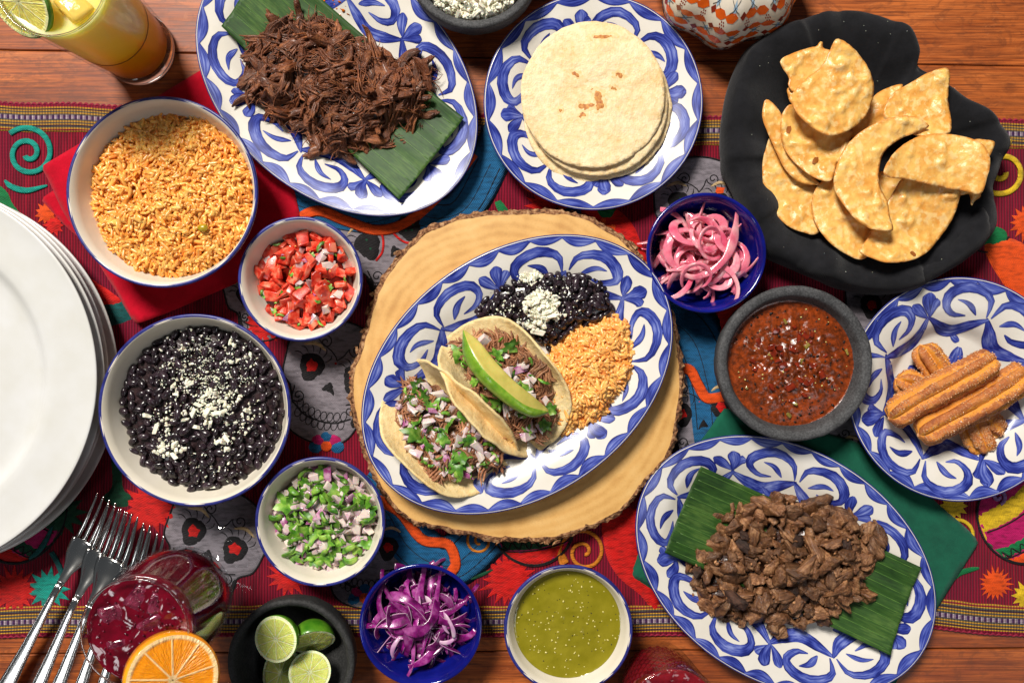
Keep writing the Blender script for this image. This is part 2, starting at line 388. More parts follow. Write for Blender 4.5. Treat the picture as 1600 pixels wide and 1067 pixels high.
def mat_board():
    t = NT('pale_cut_wood'); co = t.coords(); sp = t.n('SeparateXYZ'); t.set(sp.inputs[0], co)
    x, y = t.math('ADD', sp.outputs[0], .012), t.math('MULTIPLY', t.math('ADD', sp.outputs[1], -.01), 1.05)
    r = t.math('SQRT', t.math('ADD', t.math('MULTIPLY', x, x), t.math('MULTIPLY', y, y)))
    r = t.math('ADD', r, t.math('MULTIPLY', t.noise(90, 3), 30 * S))
    ring = t.math('SINE', t.math('MULTIPLY', r, 2 * PI / (15 * S))); ring2 = t.math('SINE', t.math('MULTIPLY', r, 2 * PI / (4.1 * S)))
    f = t.math('ADD', t.math('MULTIPLY_ADD', ring, .055, .5), t.math('MULTIPLY', ring2, .004)); f = t.math('ADD', f, t.math('MULTIPLY', t.math('SUBTRACT', t.noise(40, 4), .5), .6))
    col = t.ramp(f, [(.25, c(184, 132, 66)), (.5, c(214, 166, 96)), (.78, c(226, 184, 118))])
    col = t.mix(t.ramp(t.noise(3, 2), [(.5, (0, 0, 0)), (.72, (.12, .12, .12))]), col, c(150, 98, 50))
    t.set(t.b.inputs['Base Color'], col); set_b(t.b, rough=.55); t.set(t.b.inputs['Normal'], t.bump(t.noise(2.5, 3), .3, .7)); return t.m
def mat_cloth(name, col, dark, wl=1.6, sheen=.1):
    t = NT(name); co = t.coords(); sp = t.n('SeparateXYZ'); t.set(sp.inputs[0], co)
    a = t.math('SINE', t.math('MULTIPLY', sp.outputs[0], 2 * PI / (wl * S))); b = t.math('SINE', t.math('MULTIPLY', sp.outputs[1], 2 * PI / (wl * S)))
    t.set(t.b.inputs['Base Color'], t.ramp(t.noise(30, 6, .7), [(.3, dark), (.7, col)])); set_b(t.b, rough=.9, spec=.15, sheen=sheen)
    t.set(t.b.inputs['Normal'], t.bump(t.math('ADD', t.math('MULTIPLY', a, b), t.math('MULTIPLY', t.noise(6, 3), 3.0)), .5, .5)); return t.m
def mat_thin(name, tint=(.97, .98, .98, 1), edge=(.66, .67, .69, 1)):
    t = NT(name); out = t.t.nodes['Material Output']; t.t.nodes.remove(t.b)
    lw = t.n('LayerWeight'); lw.inputs['Blend'].default_value = .22
    tr = t.n('BsdfTransparent'); t.set(tr.inputs[0], t.mix(t.ramp(lw.outputs['Facing'], [(.45, (0, 0, 0)), (.95, (1, 1, 1))]), tint, edge))
    gl = t.n('BsdfGlossy'); gl.inputs['Roughness'].default_value = .03; gl.inputs[0].default_value = (1, 1, 1, 1)
    mx = t.n('MixShader'); t.set(mx.inputs[0], t.math('MULTIPLY_ADD', t.math('POWER', lw.outputs['Facing'], 6.0), .5, .035)); t.t.links.new(tr.outputs[0], mx.inputs[1]); t.t.links.new(gl.outputs[0], mx.inputs[2]); t.t.links.new(mx.outputs[0], out.inputs[0]); return t.m
def mat_glass(name='clear_glass', col=(1, 1, 1, 1), rough=0.0):
    t = NT(name); t.b.inputs['Base Color'].default_value = col; set_b(t.b, rough=rough, trans=1, ior=1.45); return t.m

MW = mat_wood(); MRUN = mat_runner(); MBAND = mat_band(); MBR = mat_brush(); MGL = mat_glaze()
MPLATE = mat_glaze('white_porcelain', (214, 214, 214), .16)
MBLUERIM = M('navy_rim_enamel', c(28, 32, 100), c(46, 52, 132), sc_u=12, rough=.34)
MBLUE = M('deep_blue_glaze', c(8, 12, 92), c(18, 26, 128), sc_u=50, rough=.12, coat=.4, bump=.08, bsc=30)
MSTONE = mat_stone(); MLEAF = mat_leaf(); MGLASS = mat_glass()
MTORT = mat_tortilla('corn_tortilla', c(242, 220, 178), c(226, 188, 128), c(204, 142, 74), .5, 6); MSHELL = mat_tortilla('taco_shell', c(240, 216, 162), c(222, 184, 118), c(170, 108, 48), .45, 7)
MCHIP = mat_tortilla('fried_corn_chip', c(242, 192, 106), c(222, 152, 66), c(190, 118, 50), .6, 12, True); MTHIN = mat_thin('thin_clear_glass')
MBOARD = mat_board()
MBARK = M('rough_bark', c(70, 40, 24), c(138, 92, 58), sc_u=6, c3=c(186, 146, 106), bump=.8, bsc=3, bdist=2, rough=.9)
# ---------------------------------------------------------------- table
table = tag(link('table', None), kind='structure')
seams = [-330, -170, 91, 330, 560, 790, 1017, 1190, 1420]
for i in range(len(seams) - 1):
    tl = (.0156 if i == 2 else (-.004 if i == 6 else 0)); tl0 = (.0156 if i == 3 else (-.004 if i == 7 else 0))
    def seam(k, x):
        s = .0156 if k == 2 else (-.006 if k == 6 else 0.0); return 533.5 - (seams[k] + s * x)
    xs = np.linspace(-1300, 1300, 60); V = []
    for x in xs:
        y1 = seam(i, x) - .9 + .5 * fbm([[x / 40, i, 0]])[0]; y0 = seam(i + 1, x) + .9 + .5 * fbm([[x / 40, i + 1.5, 0]])[0]
        for (y, z) in ((y0, -30), (y0, -1.2), (y0 + 1.3, 0), (y1 - 1.3, 0), (y1, -1.2), (y1, -30)): V.append((x, y, z))
    n = 6; F = [(a * n + j, (a + 1) * n + j, (a + 1) * n + j + 1, a * n + j + 1) for a in range(len(xs) - 1) for j in range(n - 1)]
    part('plank', V, F, MW, table, smooth=False)
part('seam_filler', [(-1300, -900, -4), (1300, -900, -4), (1300, 870, -4), (-1300, 870, -4)], [(0, 1, 2, 3)], M('dark_seam_dirt', c(30, 14, 8), c(92, 60, 34), sc_u=14, rough=.9), table)

# ---------------------------------------------------------------- runner
runner = thing('table_runner', 'crimson woven table runner with embroidered skulls, suns and chillies lying under all the dishes', 'table runner', (0, 0, 0))
def rz(x, y): return 3.0 + .7 * fbm(np.c_[np.asarray(x) / 130.0, np.asarray(y) / 130.0, np.zeros(len(np.atleast_1d(x)))], 2, 5)
def ytop(x): return 533.5 - np.interp(x, [-1000, -800, -500, 0, 400, 760, 1000], [160, 163, 171, 182, 188, 191, 193]) * 1.0 + 1.2 * np.sin(x / 23.0)
def ybot(x): return 533.5 - np.interp(x, [-1000, -800, -500, 0, 300, 660, 740, 800, 1000], [994, 992, 989, 990, 990, 979, 986, 991, 991]) + 1.2 * np.sin(x / 31.0)
xs = np.linspace(-1000, 1000, 420); ny = 150; V = []
for t in np.linspace(0, 1, ny):
    y = ybot(xs) * (1 - t) + ytop(xs) * t; V.append(np.c_[xs, y, rz(xs, y)])
V = np.vstack(V); o = part('cloth', V, grid_faces(ny, len(xs), False), MRUN, runner); solid(o, 1.6)
for top in (True, False):
    V, uv = [], []
    for t in np.linspace(0, 1, 9):
        e = ytop(xs) + 1 if top else ybot(xs) - 1; y = e - 43 * t if top else e + 46 * t
        y = y + (.6 * np.sin(xs / 9) if t == 1 else 0)
        V.append(np.c_[xs, y, rz(xs, y) + .9]); uv.append(np.c_[xs, np.full(len(xs), t)])
    F = grid_faces(9, len(xs), False); F = F[:, ::-1] if top else F
    o = part('striped_border', np.vstack(V), F, MBAND, runner, uv=np.vstack(uv)); solid(o, 1.2)
    e = ytop(xs) + 1.5 if top else ybot(xs) - 1.5
    xx = np.arange(-900, 900, 1.1); ee = np.interp(xx, xs, e) + .9 * np.sin(xx * 2 * PI / 9)
    Vt, Ft = tube(np.c_[xx, ee, rz(xx, ee) + .4], 1.7 + .5 * np.sin(xx * 2 * PI / 9), 6)
    part('scalloped_edging', Vt, Ft, M('crimson_thread', c(150, 8, 50), c(110, 4, 40), sc_u=5, rough=.8), runner)

E_ = dict(black=mat_emb('black_thread', c(20, 16, 20), .3), white=mat_emb('silver_thread', c(136, 128, 136), .9, 1.9), red=mat_emb('red_thread', c(206, 16, 10), .4),
          orange=mat_emb('orange_thread', c(232, 80, 14), 1.1), yellow=mat_emb('yellow_thread', c(226, 186, 30), 1.3), gold=mat_emb('gold_thread', c(206, 122, 22), .2), teal=mat_emb('teal_thread', c(0, 150, 134), .7),
          green=mat_emb('green_thread', c(10, 116, 62), .5), dgreen=mat_emb('dark_green_thread', c(8, 72, 46), 1.0), blue=mat_emb('blue_thread', c(10, 92, 140), 2.2), magenta=mat_emb('magenta_thread', c(186, 14, 96), .8),
          lilac=mat_emb('lilac_thread', c(150, 110, 170), .1), cream=mat_emb('cream_thread', c(206, 176, 130), .1))
E_['dteal'] = mat_emb('deep_teal_thread', c(0, 84, 84), .9)
def emb(name, pts, col, parent=runner, h=1.5, zo=0.6, sp=7, smooth=False, edge_drop=-.9):
    w2 = np.array([P(x, y, 4)[:2] for x, y in pts]); V, F, d = polymesh(w2, sp, smooth=smooth, rs=min(sp, 5))
    z = rz(V[:, 0], V[:, 1]) + zo + h * np.sqrt(np.clip(d / 4.0, 0, 1)) * (1) + (d < .01) * edge_drop
    return part(name, np.c_[V, z], F, E_[col], parent)
def embline(name, pts, w, col, parent=runner, zo=1.0, n=None, taper=False, h=None):
    q = catmull(pts, n or max(8, len(pts) * 6)); w2 = np.array([P(x, y, 4)[:2] for x, y in q])
    r = np.full(len(w2), w / 2.0)
    if taper: r = r * np.sin(np.linspace(.15, PI - .15, len(w2))) ** .6
    V, F = tube(np.c_[w2, rz(w2[:, 0], w2[:, 1]) + zo], r, 8, flat=(h or 1.6) / w * 2 if w > 4 else .7); return part(name, V, F, E_[col], parent)
def spiral(cx, cy, r0, r1, turns, a0, ccw=1, n=60):
    t = np.linspace(0, 1, n); a = a0 + ccw * t * turns * 2 * PI; r = r0 + (r1 - r0) * t
    return [(cx + q * math.cos(b), cy + q * math.sin(b)) for q, b in zip(r, a)]
def sun(cx, cy, r, col, n=16, rot=0, name='embroidered_sun'):
    pts = []
    for i in range(n * 2):
        a = rot + PI * i / n; q = r * (rnd.uniform(.85, 1.1) if i % 2 == 0 else .58); pts.append((cx + q * math.cos(a), cy + q * math.sin(a)))
    return emb(name, pts, col, sp=5, zo=1.0, edge_drop=-.15)
def skull(cx, cy, s, deg, eye='black', flower=None):
    a = math.radians(deg); ca, sa = math.cos(a), math.sin(a)
    T = lambda x, y: (cx + s * (x * ca - y * sa) , cy - s * (x * sa + y * ca))
    base = [(-.95, .45), (-.93, .8), (-.6, 1.2), (0, 1.35), (.6, 1.2), (.93, .8), (.95, .45), (.9, .1), (.68, -.12), (.7, -.5), (.5, -.85), (0, -.98), (-.5, -.85), (-.7, -.5), (-.68, -.12), (-.9, .1)]
    sk = emb('embroidered_skull', [T(*p) for p in base], 'white', sp=8, smooth=True, h=1.2)
    embline('outline', [T(*p) for p in base + base[:1]], 2.6, 'black', sk, 1.0, n=90)
    for sx in (-1, 1):
        ex, ey = sx * .42, .38
        pts = [(ex - .26, ey + .02), (ex - .2, ey + .2), (ex, ey + .26), (ex + .2, ey + .18), (ex + .26, ey - .02), (ex + .1, ey - .28), (ex - .1, ey - .3)]
        e = emb('eye', [T(*p) for p in pts], 'black', sk, 1.6, 1.6, 6, True)
        if flower:
            for k in range(5):
                b = k * 2 * PI / 5; emb('petal', [T(ex + .09 * math.cos(b) + .06 * math.cos(g), ey + .09 * math.sin(b) + .06 * math.sin(g)) for g in np.linspace(0, 2 * PI, 9)[:-1]], 'dgreen', sk, 1.0, 3.0, 6)
            emb('flower_centre', [T(ex + .045 * math.cos(g), ey + .045 * math.sin(g)) for g in np.linspace(0, 2 * PI, 9)[:-1]], 'cream', sk, 1.2, 3.6, 6)
            embline('eyelid', [T(ex - sx * .02, ey - .33), T(ex + sx * -.2, ey - .22), T(ex - sx * .31, ey), T(ex - sx * .3, ey + .16)], 4, 'red', sk, 1.8)
        else:
            emb('iris', [T(ex + (.13 + .04 * (k % 2)) * math.cos(k * PI / 5), ey + (.12 + .05 * (k % 2)) * math.sin(k * PI / 5)) for k in range(10)], 'red', sk, 1.0, 3.0, 5)
        for k in range(6):
            b = .5 + k * .4; x0, y0 = ex + .2 * math.cos(b) * 1.1, ey + .22 * math.sin(b)
            embline('eyelash', [T(x0, y0), T(ex + .36 * math.cos(b + .1), ey + .36 * math.sin(b + .1)), T(ex + .43 * math.cos(b + .3), ey + .44 * math.sin(b + .3))], 2.2, 'black', sk, 1.4, 8, True)
        embline('cheek_swirl', [T(x, y) for x, y in spiral(sx * .5, -.22, .02, .13, 1.4, 0, sx, 20)] + [T(sx * .62, -.05)], 2.2, 'black', sk, 1.5, 40)
        emb('jaw_patch', [T(sx * .52, -.42), T(sx * .66, -.12), T(sx * .72, -.3), T(sx * .66, -.52)], 'black', sk, 1.2, 1.2, 5, True)  # black thread patch, part of the stitched skull design
        embline('brow_swirl', [T(x, y) for x, y in spiral(sx * .3, .88, .02, .14, 1.5, 0, -sx, 24)] + [T(sx * .1, .72), T(0, .6)], 2.2, 'black', sk, 1.5, 44)
        embline('brow_leaf', [T(sx * .25, .72), T(sx * .45, .8), T(sx * .68, .72)], 6, 'cream', sk, 1.5, 10, True)
    emb('nose', [T(-.02, -.02), T(-.15, -.06), T(-.14, .05), T(0, .25), T(.14, .05), T(.15, -.06), T(.02, -.02)], 'black', sk, 1.5, 1.6, 5)
    embline('mouth', [T(-.56, -.36), T(-.3, -.52), T(0, -.56), T(.3, -.52), T(.56, -.36)], 3, 'black', sk, 1.6)
    for k in range(8):
        x = -.42 + k * .12; y = -.54 + .6 * x * x
        for up in (1, -1):
            q = [(x + .055 * math.cos(g), y + up * .085 + .085 * math.sin(g)) for g in np.linspace(0, 2 * PI, 11)]
            embline('tooth', [T(*p) for p in q], 1.9, 'black', sk, 1.4, 16)
    emb('forehead_dot', [T(.05 * math.cos(g), .55 + .05 * math.sin(g)) for g in np.linspace(0, 2 * PI, 9)[:-1]], 'red', sk, 1.4, 1.6, 5)
    return sk

# blue serpent bands and their orange snakes
def blueband(pts, w, snake, sw=17):
    b = embline('embroidered_blue_arch', pts, w, 'blue', runner, .9, 40, h=1.4)
    q = catmull(pts, 40)
    for off in (-.28, .05, .3):
        n = np.gradient(q, axis=0); n = np.c_[-n[:, 1], n[:, 0]]; n /= np.linalg.norm(n, axis=1)[:, None]
        embline('stitch_line', (q + n * off * w)[::4], 1.6, 'black', b, 1.9, 40)
    if snake: embline('embroidered_snake', snake, sw, 'orange', runner, 2.6, 50, h=1.6)
    return b
blueband([(420, 300), (500, 330), (575, 345), (640, 330), (720, 330), (790, 200)], 64, [(455, 350), (495, 330), (540, 345), (590, 360), (640, 345), (700, 290), (740, 240)])
blueband([(1000, 470), (1080, 520), (1110, 600), (1120, 690)], 96, [(1040, 580), (1075, 577), (1090, 600), (1105, 622), (1140, 622), (1150, 660)])
blueband([(560, 760), (610, 800), (640, 850), (700, 880), (760, 830), (790, 780)], 84, [(590, 780), (625, 800), (660, 842), (700, 850), (712, 880), (705, 900), (730, 930)])
skull(512, 612, 84, -17)
skull(620, 398, 84, 24, flower=True)
skull(322, 872, 84, -24)
skull(572, 878, 74, -8)
skull(1092, 345, 74, 0, flower=True)
skull(1100, 668, 74, 10)
skull(1392, 505, 74, 0)
skull(1300, 735, 66, 0)
skull(408, 478, 56, 10)
for cx, cy in ((510, 698), (570, 935)):
    for k in range(5):
        a = PI + k * PI / 4; emb('embroidered_petal', [(cx + 17 * math.cos(a) + 11 * math.cos(g), cy + 15 * math.sin(a) + 10 * math.sin(g)) for g in np.linspace(0, 2 * PI, 11)[:-1]], 'blue' if k % 2 == 0 else 'magenta', sp=6, zo=2)
    emb('embroidered_petal', [(cx + 9 * math.cos(g), cy - 2 + 9 * math.sin(g)) for g in np.linspace(0, 2 * PI, 11)[:-1]], 'orange', sp=6, zo=3)
# spirals
for args, w, col, lab in (((44, 240, 6, 42, 1.75, 2.4, -1), 9, 'teal', 'teal embroidered spiral at the left edge'), ((912, 862, 4, 42, 1.9, 1.2, -1), 6, 'gold', None), ((750, 845, 4, 26, 1.8, 1.5, 1), 5, 'gold', None),
                          ((1566, 268, 6, 48, 1.75, .3, 1), 9, 'yellow', 'yellow embroidered spiral beside the black cloth'), ((845, 268, 6, 40, 1.7, 0, 1), 8, 'orange', None), ((1498, 838, 5, 32, 1.6, 0, -1), 6, 'yellow', None)):
    o = embline('embroidered_spiral', spiral(*args), w, col, runner, 1.4, 120, h=1.8)
    if lab: o['label'] = lab
embline('embroidered_arc', [(7, 282), (18, 292), (42, 298), (74, 290)], 10, 'teal', runner, 1.3, taper=True)
emb('embroidered_pepper', [(-10, 290), (8, 296), (20, 318), (34, 335), (54, 346), (50, 360), (28, 356), (8, 340), (-12, 322)], 'green', smooth=True)
for a in ((72, 333, 20, 'orange', 11), (84, 352, 18, 'red', 10), (235, 792, 48, 'red', 15), (22, 922, 40, 'red', 16), (76, 920, 36, 'teal', 13), (450, 900, 34, 'red', 14), (795, 905, 48, 'red', 18), (1555, 912, 28, 'orange', 18), (1604, 930, 26, 'yellow', 12),
          (1490, 790, 26, 'yellow', 12), (1604, 348, 30, 'orange', 14), (850, 322, 30, 'red', 14), (410, 505, 40, 'red', 14), (1125, 300, 16, 'orange', 9), (105, 512, 30, 'dteal', 11), (165, 640, 26, 'red', 11), (1130, 430, 22, 'yellow', 9), (95, 800, 40, 'dgreen', 12)):
    sun(*a)
# leaves and stalks on the left of the bean bowl
emb('embroidered_leaf', [(120, 500), (150, 478), (195, 470), (240, 480), (205, 500), (160, 512)], 'dteal', smooth=True)
emb('embroidered_leaf', [(110, 420), (150, 440), (190, 470), (170, 478), (130, 462)], 'red', smooth=True)
emb('embroidered_cactus', [(172, 700), (190, 700), (192, 760), (205, 775), (198, 792), (172, 790), (160, 775), (174, 758)], 'dgreen', smooth=True)
# chillies
def chilli(pts, w, tip, cap):
    o = embline('embroidered_chilli', pts, w, 'red' if cap else 'orange', runner, 1.2, 50, True, h=2.2)
    return o
r1 = [(930, 820), (1000, 760), (1010, 850), (1035, 905), (1080, 960)]
emb('embroidered_chilli', [(945, 800), (1010, 800), (995, 850), (1005, 885), (1028, 925), (1026, 958), (1000, 930), (965, 900), (945, 860)], 'red', smooth=True, h=2)
emb('embroidered_chilli', [(1538, 385), (1578, 372), (1612, 396), (1620, 470), (1600, 478), (1565, 440)], 'orange', smooth=True, h=2.2)
emb('chilli_cap', [(1535, 378), (1550, 354), (1572, 360), (1574, 376), (1556, 388)], 'green', smooth=True, h=2.2)
embline('chilli_outline', [(1528, 392), (1545, 394), (1566, 386), (1576, 370)], 3, 'black')
emb('embroidered_chilli', [(900, 330), (945, 318), (985, 345), (1010, 400), (1030, 470), (1005, 450), (960, 380)], 'red', smooth=True, h=2)
emb('embroidered_flame', [(930, 350), (945, 330), (950, 350), (966, 335), (962, 362), (976, 380), (958, 378)], 'orange', zo=2.6)
emb('embroidered_leaf', [(772, 300), (785, 315), (800, 338), (788, 345), (774, 322)], 'green', smooth=True)
emb('embroidered_leaf', [(930, 322), (960, 320), (958, 340), (938, 342)], 'green', zo=2.2, smooth=True)
emb('embroidered_flower', [(893 + 17 * math.cos(g) * (1 + .15 * math.cos(5 * g)), 332 + 14 * math.sin(g) * (1 + .15 * math.cos(5 * g))) for g in np.linspace(0, 2 * PI, 25)[:-1]], 'blue', zo=2)
emb('embroidered_flower', [(880 + 9 * math.cos(g), 322 + 7 * math.sin(g)) for g in np.linspace(0, 2 * PI, 11)[:-1]], 'orange', zo=3)
embline('embroidered_stalk', [(735, 905), (752, 898), (770, 890)], 6, 'dgreen', taper=True)
embline('embroidered_stalk', [(1490, 905), (1500, 895), (1515, 890), (1530, 887)], 9, 'green', taper=True)
emb('embroidered_chilli', [(1130, 800), (1120, 440), (1150, 420), (1165, 450)], 'red')
emb('embroidered_chilli', [(1395, 455), (1440, 450), (1475, 430), (1470, 470), (1440, 490)], 'red', smooth=True)
# painted-ball motifs (striped circles)
def ball(cx, cy, rx, ry, rot, bands):
    a = math.radians(rot); ca, sa = math.cos(a), math.sin(a)
    T = lambda x, y: (cx + rx * x * ca - ry * y * sa, cy + rx * x * sa + ry * y * ca)
    circ = [T(math.cos(g), math.sin(g)) for g in np.linspace(0, 2 * PI, 37)[:-1]]
    b = emb('embroidered_ball', circ, 'magenta')
    for y0, y1, col in bands:
        up = []; dn = []
        for x in np.linspace(-1, 1, 15):
            for L, y in ((up, y0), (dn, y1)):
                yy = max(-math.sqrt(max(0, 1 - x * x)), min(math.sqrt(max(0, 1 - x * x)), y + .16 * (1 - x * x))); L.append(T(x * .985, yy * .97))
        pts = dn + up[::-1]; emb('band', pts, col, b, 1.0, 2.2, 7)
        embline('band_line', dn[1:-1], 2.2, 'black', b, 2.8, 30)
    y = .38; embline('zigzag', [T(x, y + .14 * (1 - x * x) + (.09 if k % 2 else -.07)) for k, x in enumerate(np.linspace(-.82, .82, 14))], 2.2, 'black', b, 3.4, 60)
    for x in np.linspace(-.6, .6, 5): emb('spot', [T(x + .05 * math.cos(g), -.42 + .16 * (1 - x * x) + .09 * math.sin(g)) for g in np.linspace(0, 2 * PI, 7)[:-1]], 'red', b, .8, 3.4, 6)
    for x in np.linspace(-.6, .6, 5): emb('spot', [T(x + .05 * math.cos(g), -.02 + .16 * (1 - x * x) + .05 * math.sin(g)) for g in np.linspace(0, 2 * PI, 7)[:-1]], 'orange', b, .8, 2.4, 6)
    embline('outline', circ + circ[:1], 3.6, 'black', b, 1.6, 110)
    return b
ball(1592, 812, 62, 72, -34, ((-.72, -.22, 'yellow'), (.2, .5, 'green'), (.5, 1, 'orange')))
ball(832, 812, 66, 72, -10, ((-.72, -.22, 'yellow'), (.2, .52, 'dgreen'), (.5, 1, 'red')))
ball(40, 812, 56, 76, 40, ((-.72, -.22, 'dgreen'), (.2, .5, 'dgreen'), (.5, 1, 'red')))
embline('embroidered_flourish', [(47, 872), (62, 860), (74, 842), (84, 820)], 9, 'dteal', runner, 4.2, taper=True)
embline('embroidered_stalk', [(80, 862), (90, 880), (98, 900)], 9, 'dteal')
embline('embroidered_stalk', [(862, 852), (876, 866), (884, 880)], 12, 'gold')
embline('embroidered_swirl', spiral(1558, 775, 2, 12, 1.2, 0), 6, 'lilac', runner, 4.5)

# ---------------------------------------------------------------- napkins
def napkin(name, label, pts, z0, layers, col, dark, seed, amp=2.0, fold=None):
    polys = pts if isinstance(pts[0][0], tuple) else [pts] * len(layers); pts = polys[0]
    cx = np.mean([p[0] for p in pts]); cy = np.mean([p[1] for p in pts]); b = P(cx, cy, 0)
    t = thing(name, label, 'napkin', (b[0], b[1], 0)); m = mat_cloth(name + '_cloth', col, dark)
    for k, off in enumerate(layers):
        pts = polys[k]
        q = np.array([P(x, y, z0)[:2] for x, y in pts]) + np.array(off[:2]); V, F, d = polymesh(resample(q, 8), 9)
        V = V + (fbm(np.c_[V / 60, np.full(len(V), seed)], 2)[:, None] * 1.6)
        z = z0 + k * 2.6 + off[2] * 0 + amp * fbm(np.c_[V / 85, np.full(len(V), seed + .3)], 3, seed) - 1.6 * (d < 1.5)
        if fold is not None: z = z + fold(V[:, 0], V[:, 1])
        z = np.maximum(z, 5.2 + k * 2.2)
        o = part('cloth_layer', np.c_[V - b[:2], z], F, m, t); solid(o, 1.5)
    return t
def red_fold(x, y):   # soft roll where the corner hangs over between the two bowls
    p = P(215, 470); d = ((x - p[0]) * .55 - (y - p[1]) * .83); e = ((x - p[0]) * .83 + (y - p[1]) * .55)
    return 14 * np.exp(-((e + 10) / 34.0) ** 2) * np.clip((d + 60) / 80, 0, 1)
napkin('red_napkin', 'crimson cloth napkin folded under the orange rice bowl',
       [[(250, 190), (62, 312), (100, 352), (214, 452), (360, 420), (400, 300)], [(316, 110), (64, 262), (98, 330), (218, 508), (372, 442), (470, 340), (440, 220)]],
       5.2, [(0, 0, 0), (0, 0, 0)], c(204, 4, 40), c(168, 2, 30), 3, amp=3.4, fold=red_fold)
napkin('green_napkin', 'dark green cloth napkin under the grilled beef platter', [(1128, 640), (1330, 690), (1420, 742), (1526, 850), (1440, 985), (1392, 1075), (1180, 1010), (982, 902), (1030, 780)], 7, [(0, 0, 0), (3, 2, 0)], c(24, 98, 74), c(16, 78, 60), 9)
